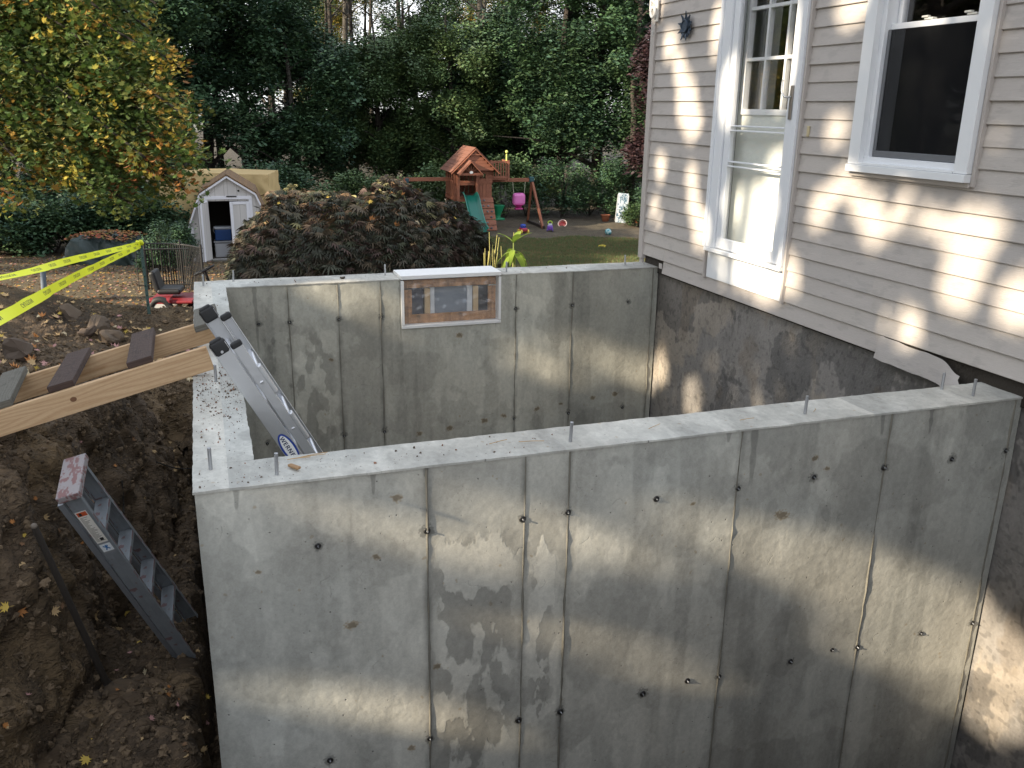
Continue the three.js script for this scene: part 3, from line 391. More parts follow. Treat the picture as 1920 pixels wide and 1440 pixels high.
{ // clothes line pulley at the corner
  const o = thing('line_pulley', 'white clothesline pulley on a bracket at the house corner', 'pulley', V(4.158, 2.36, -7.99)), m = std([0.62, 0.62, 0.6], 0.5); o.rotation.y = -Math.PI / 2;
  part(o, 'bracket', merge([bx(0.05, 0.2, 0.02, 0, 0.02, 0.012), bx(0.02, 0.3, 0.02, -0.05, 0.16, 0.05), rod(V(0, 0.07, 0.02), V(-0.05, 0.12, 0.05), 0.009)]), m); part(o, 'wheel', new THREE.TorusGeometry(0.042, 0.014, 8, 20).translate(-0.01, 0, 0.045), m);
  part(o, 'hook', tube([V(0.0, -0.09, 0.02), V(0.0, -0.15, 0.04), V(0.015, -0.21, 0.045), V(0.03, -0.17, 0.045)], 0.004), std([0.45, 0.44, 0.42], 0.5));
}
// ---------------------------------------------------------------- work site: ramp, ladders, shovel, tape
const pine = [0, 1, 2].map((s) => std([1, 1, 1], 0.75, { map: woodTex([0.60, 0.42, 0.25], [0.38, 0.22, 0.105], s * 11 + 1), bumpMap: noiseBump, bumpScale: 0.0012 }));
const treated = [0, 1].map((s) => std([1, 1, 1], 0.8, { map: woodTex([0.075, 0.045, 0.035], [0.03, 0.017, 0.014], s * 7 + 40, [0.7, 0.2]), bumpMap: noiseBump, bumpScale: 0.003 }));
const greyWood = std([1, 1, 1], 0.85, { map: woodTex([0.15, 0.14, 0.115], [0.075, 0.068, 0.055], 77, [0.8, 0.2]), bumpMap: noiseBump, bumpScale: 0.003 });
function plank(L, h, t) { const g = new RoundedBoxGeometry(L, h, t, 1, 0.004), q = meterUV(g), p = q.attributes.position, uv = q.attributes.uv, n = q.attributes.normal; for (let i = 0; i < p.count; i++) if (Math.abs(n.getZ(i)) < 0.6 && Math.abs(n.getX(i)) < 0.6) uv.setXY(i, p.getX(i), p.getZ(i) + 0.05); else if (Math.abs(n.getX(i)) > 0.6) uv.setXY(i, p.getZ(i) * 0.05, p.getY(i)); return q; }
{
  const A = 0.2535, o = thing('plank_ramp', 'ramp of two pine boards with dark cleats leading onto the concrete wall', 'ramp', V(-0.135, 0.012, -5.46)); o.rotation.z = A;
  // local x runs up the ramp; the wall's edge lies at local 0
  const st = (z, L, x1, m) => { const b = part(o, 'board', plank(L, 0.14, 0.038), m); b.position.set(x1 - L / 2, 0.07, z); return b; };
  const f = st(0.31, 2.5, 0.115, pine[0]); st(-0.33, 2.5, 0.16, pine[1]);
  const knot = (x, y) => { const k = part(f, 'knot', new THREE.CylinderGeometry(1, 1, 0.002, 20).rotateX(Math.PI / 2).scale(0.017, 0.014, 1), std([0.16, 0.075, 0.035], 0.8)); k.position.set(x, y, 0.0195); };
  knot(0.50, 0.01); knot(-0.12, 0.03);
  for (const [x, m, len, rot, lab] of [[-1.02, treated[0], 0.72, 0.05, 'weathered greenish cleat'], [-0.665, treated[0], 0.7, -0.03], [-0.255, treated[1], 0.71, 0.02]]) { const c = part(o, 'cleat', plank(len, 0.038, 0.138), lab ? greyWood : m, lab); c.position.set(x, 0.16, -0.055); c.rotation.y = Math.PI / 2 + rot; }
  const c = part(o, 'cleat', plank(0.5, 0.038, 0.138), greyWood, 'grey weathered cleat at the top of the ramp'); c.position.set(0.13, 0.165, -0.30); c.rotation.set(0.0, Math.PI / 2, 0);
}
const alu = std([0.60, 0.61, 0.63], 0.38, { metalness: 0.75, bumpMap: noiseBump, bumpScale: 0.0006 }), aluDull = std([0.34, 0.36, 0.39], 0.5, { metalness: 0.6, bumpMap: noiseBump, bumpScale: 0.001 }), rubber = std([0.015, 0.015, 0.016], 0.6);
function decal(w, h, draw) { const c = document.createElement('canvas'); c.width = w; c.height = h; draw(c.getContext('2d'), w, h); const t = new THREE.CanvasTexture(c); t.colorSpace = THREE.SRGBColorSpace; return t; }
{ // aluminium extension ladder leaning out of the foundation over the side wall
  const top = V(-0.03, 0.33, 0), dir = V(0.306, -0.576, 0).normalize(), LEN = 3.1, nrm = V(0.576, 0.306, 0).normalize(), Z0 = -4.48, Z1 = -4.94, UPF = 0.09;
  const o = thing('extension_ladder', 'aluminium extension ladder with black end caps leaning on the concrete wall', 'ladder', V(0.107, 0, -4.7)), w = (g) => g.translate(-0.107, 0, 4.7);
  const P = (t, n, z) => top.clone().addScaledVector(dir, t - UPF * (Z0 - z) / (Z0 - Z1)).addScaledVector(nrm, n).setZ(z);
  const chan = (t0, t1, n, z, s, h) => merge([bar(P(t0, n, z), P(t1, n, z), 0.0045, h, nrm), bar(P(t0, n + h / 2 - 0.002, z - s * 0.012), P(t1, n + h / 2 - 0.002, z - s * 0.012), 0.026, 0.005, nrm), bar(P(t0, n - h / 2 + 0.002, z - s * 0.012), P(t1, n - h / 2 + 0.002, z - s * 0.012), 0.026, 0.005, nrm)]);
  const rails = {};
  for (const [z, s, key] of [[Z0, 1, 'a'], [Z1, -1, 'b']]) {
    rails[key] = part(o, 'rail', w(chan(0, LEN, 0.04, z, s, 0.078)), alu); part(o, 'rail', w(chan(0.06, LEN - 0.5, 0.112, z - s * 0.034, s, 0.05)), alu);
    const cap = merge([roughen(bar(P(-0.02, 0.04, z - s * 0.012), P(0.06, 0.04, z - s * 0.012), 0.036, 0.084, nrm, 0.014), 0.001, 20), bar(P(-0.03, 0.04, z - s * 0.012), P(-0.01, 0.04, z - s * 0.012), 0.03, 0.065, nrm, 0.012)]);
    const cm = part(o, 'end_cap', w(cap), rubber); part(cm, 'rivet', w(cyl(0.007, 0.007, 0.006, 12).rotateX(Math.PI / 2).translate(...P(0.035, 0.04, z + s * 0.012).toArray())), alu);
    part(o, 'end_cap', w(bar(P(0.045, 0.112, z - s * 0.046), P(0.08, 0.112, z - s * 0.046), 0.034, 0.06, nrm, 0.01)), rubber);
  }
  for (let k = 0; k < 10; k++) { const t = 0.2 + k * 0.305; part(o, 'rung', w(bar(P(t, 0.04, Z0), P(t, 0.04, Z1), 0.034, 0.034, nrm, 0.012)), alu); }
  for (let k = 0; k < 8; k++) { const t = 0.3 + k * 0.305; part(o, 'rung', w(merge([bar(P(t, 0.112, Z0 - 0.03), P(t, 0.112, Z1 + 0.03), 0.034, 0.034, nrm, 0.012), bar(P(t - 0.09, 0.145, Z0 - 0.05), P(t + 0.09, 0.145, Z0 - 0.05), 0.045, 0.026, nrm, 0.01)])), alu); }
  const t = decal(512, 256, (c, W, H) => { c.fillStyle = '#9a9b9c'; c.fillRect(0, 0, W, H); c.fillStyle = '#1c3f9c'; c.beginPath(); c.ellipse(256, 128, 250, 120, 0, 0, 7); c.fill(); c.fillStyle = '#f4f4f2'; c.beginPath(); c.ellipse(256, 128, 222, 88, 0, 0, 7); c.fill(); c.fillStyle = '#15254f'; c.font = 'bold 104px sans-serif'; c.textAlign = 'center'; c.textBaseline = 'middle'; c.fillText('WERNER', 256, 132, 400); });
  const g = new THREE.CircleGeometry(1, 40); const gu = g.attributes.uv; g.scale(0.095, 0.038, 1); g.rotateZ(Math.atan2(dir.y, dir.x)); const q = P(0.66, 0.04, Z0 + 0.0035); g.translate(q.x, q.y, q.z); part(rails.a, 'logo_sticker', w(g), std(0xffffff, 0.35, { map: t }), 'oval blue and white logo sticker');
}
{ // closed step ladder lying back against the earth bank
  const top = atD(130, 928, 4.8), foot = V(-0.335, -1.985, -5.42), L = foot.clone().sub(top), LEN = L.length(); L.normalize();
  const Wd = V(0.16, 0, -1); Wd.addScaledVector(L, -Wd.dot(L)).normalize(); const D = new THREE.Vector3().crossVectors(L, Wd).normalize(); if (D.x < 0) D.negate();
  const o = thing('step_ladder', 'grey aluminium step ladder with a red paint stained top in the trench', 'ladder', foot), P = (l, w, d) => top.clone().addScaledVector(L, l).addScaledVector(Wd, w).addScaledVector(D, d).sub(foot);
  const WID = 0.27, worn = std([1, 1, 1], 0.55, { metalness: 0.35, map: tiled(256, 256, [0.5, 0.5], (i, j) => { const k = 1 + 0.2 * fbm(i * 0.03, j * 0.03, 4), r = sstep(0.28, 0.36, fbm(i * 0.02 + 60, j * 0.02, 4)); return [lerp(0.28 * k, 0.2, r * 0.6), lerp(0.30 * k, 0.05, r * 0.6), lerp(0.32 * k, 0.045, r * 0.6)]; }), bumpMap: noiseBump, bumpScale: 0.001 });
  const capM = std([1, 1, 1], 0.6, { map: tiled(256, 256, [0.3, 0.3], (i, j) => { const r = 0.8 * sstep(-0.05, 0.25, fbm(i * 0.03 + 9, j * 0.05, 5)); return [lerp(0.33, 0.22, r), lerp(0.3, 0.085, r), lerp(0.3, 0.08, r)]; }) });
  for (const w of [0, WID]) { const inward = w ? -1 : 1, flare = w ? 0.05 : -0.05; const r = part(o, 'rail', merge([bar(P(0.02, w, 0), P(LEN, w + flare, 0), 0.005, 0.085, D), bar(P(0.02, w + inward * 0.012, 0.042), P(LEN, w + flare + inward * 0.012, 0.042), 0.026, 0.005, D), bar(P(0.02, w + inward * 0.012, -0.042), P(LEN, w + flare + inward * 0.012, -0.042), 0.026, 0.005, D)]), worn); if (!w) {
    const t = decal(256, 1024, (c, W, H) => { c.fillStyle = '#8d8f92'; c.fillRect(0, 0, W, H); c.fillStyle = '#e3ded4'; c.fillRect(0, 0, W, 760); c.fillStyle = '#c8572e'; c.fillRect(20, 20, 216, 90); c.fillStyle = '#2b2b2b'; c.fillRect(60, 40, 60, 60); const R = rng(3); c.fillStyle = '#7b7468'; for (let y = 140; y < 730; y += 22) c.fillRect(24, y, 60 + R() * 150, 9); c.fillStyle = '#1d1d1d'; c.fillRect(120, 650, 80, 60); c.fillStyle = '#e9ecee'; c.fillRect(0, 800, W, 180); c.strokeStyle = '#2a6fb0'; c.lineWidth = 26; c.beginPath(); c.moveTo(60, 850); c.lineTo(190, 930); c.moveTo(170, 840); c.lineTo(90, 950); c.moveTo(125, 830); c.lineTo(130, 900); c.stroke(); });
    const g = new THREE.PlaneGeometry(0.062, 0.36), X = D.clone(), Y = L.clone().negate(), Zv = new THREE.Vector3().crossVectors(X, Y); g.applyMatrix4(new THREE.Matrix4().makeBasis(X, Y, Zv)); const c = P(0.3, -0.014, 0).addScaledVector(Zv, 0.004); g.translate(c.x, c.y, c.z); part(r, 'label_sticker', g, std(0xffffff, 0.6, { map: t }), 'white and orange safety label with a blue mark'); } }
  for (const w of [0.01, WID - 0.01]) part(o, 'back_rail', bar(P(0.05, w, -0.075), P(LEN - 0.03, w + (w > 0.1 ? 0.03 : -0.03), -0.07), 0.024, 0.034, D), aluDull);
  for (let k = 0; k < 4; k++) { const l = 0.33 + k * 0.3, e = 0.05 * l / LEN; const t = part(o, 'step', bar(P(l, -e + 0.006, 0.0), P(l, WID + e - 0.006, 0.0), 0.03, 0.084, D), worn); part(t, 'brace', bar(P(l + 0.02, WID, 0.03), P(l + 0.16, WID + e, 0.02), 0.004, 0.014, D), aluDull); }
  part(o, 'top_cap', merge([bar(P(0, -0.03, 0), P(0, WID + 0.03, 0), 0.045, 0.13, D, 0.008)]), capM);
}
{ // long-handled shovel stuck in the trench
  const tip = V(-0.715, -2.02, -5.0), neck = V(-0.79, -1.86, -5.05), top = V(-0.95, -0.56, -4.6), o = thing('shovel', 'long handled shovel with a muddy handle leaning on the trench bank', 'shovel', tip), q = (v) => v.clone().sub(tip);
  part(o, 'handle', rod(q(neck), q(top), 0.02, 0.0165, 10), std([0.045, 0.036, 0.029], 0.85, { bumpMap: noiseBump, bumpScale: 0.003 })); part(o, 'handle_end', new THREE.SphereGeometry(0.017, 10, 8).translate(...q(top).toArray()), std([0.14, 0.115, 0.09], 0.8));
  const s = new THREE.Shape(); s.moveTo(-0.09, 0.14); s.quadraticCurveTo(-0.105, -0.02, 0, -0.14); s.quadraticCurveTo(0.105, -0.02, 0.09, 0.14); s.lineTo(-0.09, 0.14); const g = new THREE.ExtrudeGeometry(s, { depth: 0.003, bevelEnabled: false, curveSegments: 14 }), p = g.attributes.position; for (let i = 0; i < p.count; i++) p.setZ(i, p.getZ(i) + 3.2 * p.getX(i) ** 2); g.computeVertexNormals();
  const d = q(neck).normalize(), xx = new THREE.Vector3().crossVectors(d, V(1, 0.3, -0.4)).normalize(), zz = new THREE.Vector3().crossVectors(xx, d); g.applyMatrix4(new THREE.Matrix4().makeBasis(xx, d, zz)); const c = q(neck).multiplyScalar(0.35); g.translate(c.x, c.y, c.z); part(o, 'blade', g, std([0.06, 0.048, 0.038], 0.75, { metalness: 0.2, bumpMap: noiseBump, bumpScale: 0.004 }));
}
// fence post and caution tape
const postBase = atD(282, 606, 10.5), postTop = atD(263, 448, 10.7);
{
  const gy = ground(postBase.x, postBase.z); postBase.y = Math.min(postBase.y, gy - 0.02);
  const o = thing('fence_post', 'dark green steel garden post that holds the yellow tape', 'post', postBase), m = std([0.012, 0.045, 0.032], 0.5), q = (v) => v.clone().sub(postBase);
  part(o, 'stake', merge([bar(q(postBase), q(postTop), 0.035, 0.008), bar(q(postBase), q(postTop), 0.008, 0.035)]), m);
  for (let k = 1; k < 9; k++) part(o, 'stud', bx(0.014, 0.02, 0.022, 0, 0, 0.016).translate(...q(postBase.clone().lerp(postTop, k / 9)).toArray()), m);
}
{
  const t = decal(2048, 128, (c, W, H) => { c.fillStyle = '#e8ee1c'; c.fillRect(0, 0, W, H); c.translate(W, H); c.rotate(Math.PI); c.fillStyle = '#1d2105'; c.font = 'bold 72px sans-serif'; c.textBaseline = 'middle'; c.textAlign = 'center'; for (let k = 0; k < 4; k++) c.fillText('CAUTION', 256 + k * 512, 68, 230); });
  t.wrapS = THREE.RepeatWrapping; const m = std(0xffffff, 0.42, { map: t });
  const strip = (label, pts, w, twist, off) => {
    const c = new THREE.CatmullRomCurve3(pts), n = 160, P = [], U = [], I = [], L = c.getLength();
    for (let i = 0; i <= n; i++) { const s = i / n, q = c.getPointAt(s), d = c.getTangentAt(s), side = new THREE.Vector3().crossVectors(d, V(0, 1, 0)).normalize(), up = new THREE.Vector3().crossVectors(side, d).normalize(), a = twist(s), v = up.clone().multiplyScalar(Math.cos(a)).addScaledVector(side, Math.sin(a)); for (const e of [-1, 1]) { const b = q.clone().addScaledVector(v, e * w / 2).addScaledVector(side, 0.006 * vn(s * 30 + off, e)); P.push(b.x - postTop.x, b.y - postTop.y, b.z - postTop.z); U.push(s * L / 2.7 + off, e < 0 ? 0 : 1); } if (i) { const o = i * 2; I.push(o - 2, o, o - 1, o - 1, o, o + 1); } }
    const g = new THREE.BufferGeometry(); g.setAttribute('position', new THREE.Float32BufferAttribute(P, 3)); g.setAttribute('uv', new THREE.Float32BufferAttribute(U, 2)); g.setIndex(I); g.computeVertexNormals(); const o = solo('caution_tape', g, m, label, 'tape'); o.position.copy(postTop);
  };
  const knot = atD(263, 457, 10.68);
  strip('upper strand of yellow caution tape stretched from the green post', [atD(-260, 566, 3.55), atD(0, 521, 4.55), atD(130, 489, 6.6), knot].reverse(), 0.056, (s) => 0.2 + 0.9 * s + 0.25 * Math.sin(s * 9), 0);
  strip('lower strand of yellow caution tape sloping away from the green post', [atD(-260, 742, 2.7), atD(0, 598, 3.85), atD(130, 525, 5.9), knot.clone().add(V(0, -0.02, 0))].reverse(), 0.056, (s) => 0.15 + 0.5 * s + 0.2 * Math.sin(s * 7 + 1), 0.37);
  { const o = solo('tape_knot', roughen(new THREE.IcosahedronGeometry(0.055, 3).scale(0.8, 1, 0.8), 0.03, 22), std([0.72, 0.78, 0.03], 0.45), 'bunched knot of yellow tape tied round the green post', 'tape'); o.position.copy(knot); }
}
{ const b = atD(77, 514, 10.6); b.y = Math.min(b.y, ground(b.x, b.z)); const o = solo('conduit_pipe', tube([V(0, -0.05, 0), V(0.015, 0.15, 0), V(0.03, 0.34, -0.005)], 0.032, 10, 16), std([0.13, 0.16, 0.2], 0.55), 'short blue grey plastic pipe sticking out of the earth heap', 'pipe'); o.position.copy(b); }
// ---------------------------------------------------------------- the yard
function hit(px, py, t0 = 4) { const d = ray(px, py); let t = t0; for (; t < 90; t += 0.03) { const x = d.x * t, y = EYE.y + d.y * t, z = d.z * t; if (y < ground(x, z)) break; } const p = EYE.clone().addScaledVector(d, t); p.y = ground(p.x, p.z); return p; }
const onGround = (p, dy = 0) => { p.y = ground(p.x, p.z) + dy; return p; };
{ // riding mower behind the wall
  const s = 1.0, base = onGround(atD(354, 560, 12.5)), o = thing('riding_mower', 'old red riding mower with a black seat parked behind the wall', 'mower', base, -YAW + 0.15); o.scale.setScalar(0.76);
  const red = std([0.21, 0.016, 0.022], 0.5, { bumpMap: noiseBump, bumpScale: 0.002 });
  part(o, 'fender', merge([bx(0.8, 0.06, 0.8, -0.25, 0.34, 0, 0.03), bx(0.42, 0.14, 0.18, -0.42, 0.36, 0.36, 0.05), bx(0.42, 0.14, 0.18, -0.42, 0.36, -0.36, 0.05)]), red);
  part(o, 'hood', roughen(new RoundedBoxGeometry(0.75, 0.34, 0.46, 3, 0.09).translate(0.75, 0.42, 0), 0.004, 5), red);
  part(o, 'footboard', bx(0.45, 0.05, 0.7, 0.22, 0.22, 0), black);
  part(o, 'seat', merge([roughen(new RoundedBoxGeometry(0.42, 0.11, 0.44, 3, 0.05).translate(-0.3, 0.5, 0), 0.006, 8), roughen(new RoundedBoxGeometry(0.11, 0.4, 0.42, 3, 0.05).rotateZ(0.25).translate(-0.53, 0.68, 0), 0.006, 8)]), std([0.012, 0.012, 0.013], 0.5));
  const sw = part(o, 'steering_wheel', merge([new THREE.TorusGeometry(0.19, 0.017, 10, 30).rotateX(Math.PI / 2), rod(V(-0.18, 0, 0), V(0.18, 0, 0), 0.013), rod(V(0, 0, 0), V(0, 0, 0.18), 0.013)]), black); sw.position.set(0.32, 0.86, 0); sw.rotation.z = 0.45;
  part(o, 'steering_column', rod(V(0.45, 0.4, 0), V(0.33, 0.84, 0), 0.028), black);
  for (const [x, z, r] of [[-0.42, 0.4, 0.23], [-0.42, -0.4, 0.23], [0.85, 0.3, 0.17], [0.85, -0.3, 0.17]]) { const w = part(o, 'wheel', new THREE.TorusGeometry(r * 0.72, r * 0.28, 10, 24), rubber); w.position.set(x, r, z); part(w, 'rim', cyl(r * 0.5, r * 0.5, r * 0.4, 16).rotateX(Math.PI / 2), std([0.5, 0.5, 0.48], 0.5)); }
}
{ // low wrought-iron fence, curving
  const iron = std([0.012, 0.012, 0.013], 0.55), P0 = hit(386, 548), o = thing('iron_fence', 'low curved black wrought iron garden fence beside the shed', 'fence', P0, -YAW), pts = [];
  for (let k = 0; k <= 26; k++) { const a = k / 26, x = -1.15 * a - 0.02, z = -0.55 * Math.sin(a * 2.6); pts.push(V(x, 0, z)); }
  const yAt = (p) => { const w = p.clone().applyAxisAngle(V(0, 1, 0), -YAW).add(P0); return ground(w.x, w.z) - P0.y; };
  const H = 0.82; part(o, 'top_rail', tube(pts.map((p) => V(p.x, H + 0.03 * Math.sin(p.x * 3), p.z)), 0.013, 50, 8), iron); part(o, 'bottom_rail', tube(pts.map((p) => V(p.x, 0.1, p.z)), 0.009, 50, 6), iron);
  pts.forEach((p, k) => { if (k % 1 === 0) part(o, k % 13 === 0 ? 'post' : 'picket', rod(V(p.x, Math.min(0, yAt(p)) - 0.03, p.z), V(p.x, H + (k % 13 === 0 ? 0.06 : -0.005), p.z), k % 13 === 0 ? 0.022 : 0.011), iron); });
  const o2 = thing('iron_fence', 'short straight run of black wrought iron fence standing behind the mower', 'fence', hit(262, 545), -YAW); for (let k = 0; k < 7; k++) part(o2, 'picket', rod(V(k * 0.14, -0.04, -0.03 * k), V(k * 0.14, 0.76, -0.03 * k), 0.0075), iron); part(o2, 'top_rail', rod(V(-0.03, 0.76, 0.01), V(0.9, 0.76, -0.19), 0.012), iron); part(o2, 'bottom_rail', rod(V(-0.03, 0.1, 0.01), V(0.9, 0.1, -0.19), 0.009), iron);
}
for (const [px, py, t, lab] of [[325, 470, 0.55, 'weathered grey stick leaning over the iron fence'], [300, 480, 0.1, 'thin grey stake standing behind the iron fence']]) { const p = hit(px, py + 30); const o = solo('garden_stake', bar(V(0, -0.05, 0), V(t * 0.9, 1.0 - t * 0.2, 0), 0.03, 0.05), greyWood, lab, 'stake'); o.position.copy(p); o.rotation.y = -YAW; }
{ // wood pile under a dark green tarp
  const c = onGround(atD(203, 478, 24)), g = new THREE.SphereGeometry(1, 72, 36, 0, Math.PI * 2, 0, Math.PI / 2), p = g.attributes.position;
  for (let i = 0; i < p.count; i++) { let x = p.getX(i), y = p.getY(i), z = p.getZ(i); const a = Math.atan2(z, x), f = 0.07 * Math.sin(a * 9 + 3 * vn(a * 2, y * 3)) * (1 - y) + 0.22 * fbm(x * 3 + 5, z * 3 + y * 2, 4) + 0.1 * (0.4 - Math.abs(vn(x * 5 + y * 4, z * 5 - y * 3))), box = 1 / Math.pow(Math.abs(x) ** 3.5 + Math.abs(y) ** 3.5 + Math.abs(z) ** 3.5, 1 / 3.5); const k = lerp(1, box, 0.75) + f; p.setXYZ(i, x * k * 1.02, y * k * 0.78 + 0.05 * vn(x * 6, z * 6), z * k * 0.9); }
  g.computeVertexNormals(); const o = thing('tarp_covered_pile', 'heap under a dark green plastic tarp strewn with dead leaves', 'tarp', c, -YAW); part(o, 'tarp', g, std([0.018, 0.032, 0.028], 0.55, { bumpMap: noiseBump, bumpScale: 0.006 }));
  const R = rng(31), leaf = new THREE.PlaneGeometry(0.07, 0.05), im = new THREE.InstancedMesh(leaf, std([0.2, 0.11, 0.045], 0.9, { side: THREE.DoubleSide }), 900), m = new THREE.Matrix4(), q = new THREE.Quaternion(); im.name = 'leaf_litter'; im.userData.kind = 'stuff';
  for (let k = 0; k < 900; k++) { const x = (R() * 2 - 1) * 0.85, z = (R() * 2 - 1) * 0.75; q.setFromEuler(new THREE.Euler(-Math.PI / 2 + (R() - 0.5) * 0.9, (R() - 0.5) * 0.9, R() * 6)); m.compose(V(x, 0.83 + 0.05 * R() - 0.12 * (x * x + z * z), z), q, V(1, 1, 1)); im.setMatrixAt(k, m); im.setColorAt(k, col(0.6 + R() * 0.9, 0.5 + R() * 0.8, 0.4 + R() * 0.6)); } o.add(im);
}
// ---- shed
{
  const base = onGround(atD(437, 492, 25.6)), TURN = -YAW + 0.28, o = thing('garden_shed', 'small grey white garden shed with a gambrel roof and open doors', 'shed', base, TURN);
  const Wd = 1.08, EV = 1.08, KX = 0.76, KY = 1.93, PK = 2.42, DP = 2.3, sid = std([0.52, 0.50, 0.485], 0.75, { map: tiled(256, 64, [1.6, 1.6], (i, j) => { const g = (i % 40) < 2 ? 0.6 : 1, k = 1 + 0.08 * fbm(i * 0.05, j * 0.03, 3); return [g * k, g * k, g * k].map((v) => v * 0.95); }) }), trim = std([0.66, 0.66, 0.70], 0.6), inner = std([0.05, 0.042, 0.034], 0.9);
  const prof = [[-Wd, 0], [-Wd, EV], [-KX, KY], [0, PK], [KX, KY], [Wd, EV], [Wd, 0]], shape = new THREE.Shape(prof.map((q) => new THREE.Vector2(...q))), hole = new THREE.Path([[-0.56, 0.08], [-0.56, 1.72], [0.56, 1.72], [0.56, 0.08]].map((q) => new THREE.Vector2(...q))); shape.holes.push(hole);
  part(o, 'front_wall', meterUV(new THREE.ExtrudeGeometry(shape, { depth: 0.05, bevelEnabled: false }).translate(0, 0, -0.05)), sid);
  part(o, 'side_wall', bx(0.05, EV, DP - 0.05, -Wd + 0.025, EV / 2, -DP / 2 - 0.025), sid); part(o, 'side_wall', bx(0.05, EV, DP - 0.05, Wd - 0.025, EV / 2, -DP / 2 - 0.025), sid);
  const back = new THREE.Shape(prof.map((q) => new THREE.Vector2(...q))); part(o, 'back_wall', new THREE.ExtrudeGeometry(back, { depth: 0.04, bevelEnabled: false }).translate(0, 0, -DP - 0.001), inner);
  part(o, 'floor', bx(2 * Wd - 0.12, 0.06, DP - 0.1, 0, 0.04, -DP / 2 - 0.03), std([0.1, 0.08, 0.06], 0.9));
  const roofM = std([1, 1, 1], 0.95, { map: tiled(256, 256, [1.2, 1.2], (i, j) => { const k = 1 + 0.4 * fbm(i * 0.05, j * 0.08, 4), l = sstep(0.0, 0.25, fbm(i * 0.12 + 30, j * 0.12, 3)); return [lerp(0.13, 0.24, l) * k, lerp(0.085, 0.135, l) * k, lerp(0.05, 0.06, l) * k]; }), bumpMap: noiseBump, bumpScale: 0.01 });
  const slope = (a, b, n) => { const dx = b[0] - a[0], dy = b[1] - a[1], L = Math.hypot(dx, dy), g = bx(L + 0.03, 0.035, DP + 0.16, 0, 0, 0); g.rotateZ(Math.atan2(dy, dx)); return g.translate((a[0] + b[0]) / 2, (a[1] + b[1]) / 2 + 0.03, -DP / 2 + 0.02); };
  for (const [a, b] of [[[-Wd - 0.06, EV - 0.08], [-KX, KY]], [[-KX, KY], [0, PK]], [[0, PK], [KX, KY]], [[KX, KY], [Wd + 0.06, EV - 0.08]]]) part(o, 'roof_slope', slope(a, b), roofM);
  for (const [a, b] of [[[-Wd - 0.05, EV - 0.08], [-KX, KY]], [[-KX, KY], [0, PK]], [[0, PK], [KX, KY]], [[KX, KY], [Wd + 0.05, EV - 0.08]]]) part(o, 'rake_trim', bar(V(a[0], a[1] - 0.03, 0.03), V(b[0], b[1] - 0.03, 0.03), 0.05, 0.085, V(0, 0, 1)).translate(0, 0, 0.028), trim);
  part(o, 'corner_board', bx(0.09, EV - 0.1, 0.03, -Wd + 0.045, EV / 2 - 0.02, 0.016), trim); part(o, 'corner_board', bx(0.09, EV - 0.1, 0.03, Wd - 0.045, EV / 2 - 0.02, 0.016), trim);
  part(o, 'door_frame', merge([bx(0.09, 1.72, 0.03, -0.605, 0.9, 0.016), bx(0.09, 1.72, 0.03, 0.605, 0.9, 0.016), bx(1.3, 0.09, 0.03, 0, 1.81, 0.017)]), trim);
  const leaf = (w) => merge([bx(w, 1.62, 0.03, w / 2, 0.81, 0)]);
  const dl = part(o, 'door', leaf(0.55), sid, 'door leaf standing open'); dl.position.set(-0.555, 0.085, 0.02); dl.rotation.y = -1.95; part(dl, 'door_trim', merge([bx(0.08, 1.62, 0.02, 0.04, 0.81, 0.027), bx(0.08, 1.62, 0.02, 0.51, 0.81, 0.027), bx(0.38, 0.08, 0.02, 0.275, 1.58, 0.027), bx(0.38, 0.08, 0.02, 0.275, 0.04, 0.027), bx(0.08, 1.62, 0.02, 0.51, 0.81, -0.027)]), trim);
  const dr = part(o, 'door', leaf(0.53), sid, 'door leaf nearly shut'); dr.position.set(0.56, 0.085, 0.02); dr.rotation.y = Math.PI + 0.10; part(dr, 'door_trim', merge([bx(0.08, 1.62, 0.02, 0.04, 0.81, -0.027), bx(0.08, 1.62, 0.02, 0.49, 0.81, -0.027), bx(0.36, 0.08, 0.02, 0.265, 1.58, -0.027), bx(0.36, 0.08, 0.02, 0.265, 0.04, -0.027)]), trim);
  part(o, 'latch', bx(0.28, 0.03, 0.02, 0.1, 1.85, 0.045), black); part(o, 'vent_hole', new THREE.CylinderGeometry(0.03, 0.03, 0.01, 14).rotateX(Math.PI / 2).translate(0.3, 2.0, 0.006), black); part(o, 'step', bx(1.15, 0.08, 0.16, 0, 0.03, 0.14), greyWood);
  const loc = (x, y, z) => V(x, y, z).applyAxisAngle(V(0, 1, 0), TURN).add(base);
  { const c = thing('drink_cooler', 'blue picnic cooler with a white lid just inside the shed', 'cooler', loc(-0.22, 0.56, -0.45), TURN); part(c, 'body', roughen(new RoundedBoxGeometry(0.46, 0.32, 0.3, 3, 0.03).translate(0, 0.16, 0), 0.003, 6), std([0.015, 0.06, 0.2], 0.4)); part(c, 'lid', new RoundedBoxGeometry(0.48, 0.07, 0.32, 2, 0.025).translate(0, 0.355, 0), std([0.4, 0.42, 0.45], 0.5)); part(c, 'handle', tube([V(-0.24, 0.2, 0), V(-0.27, 0.3, 0), V(-0.24, 0.4, 0)], 0.008), std([0.5, 0.5, 0.5], 0.5)); }
  { const c = thing('storage_tote', 'pale plastic tote under the blue cooler in the shed', 'tote', loc(-0.2, 0.07, -0.45), TURN); part(c, 'body', roughen(new RoundedBoxGeometry(0.56, 0.42, 0.4, 3, 0.04).translate(0, 0.21, 0), 0.004, 6), std([0.42, 0.42, 0.44], 0.5)); part(c, 'lid', new RoundedBoxGeometry(0.6, 0.05, 0.44, 2, 0.02).translate(0, 0.455, 0), std([0.3, 0.3, 0.31], 0.5)); }
}
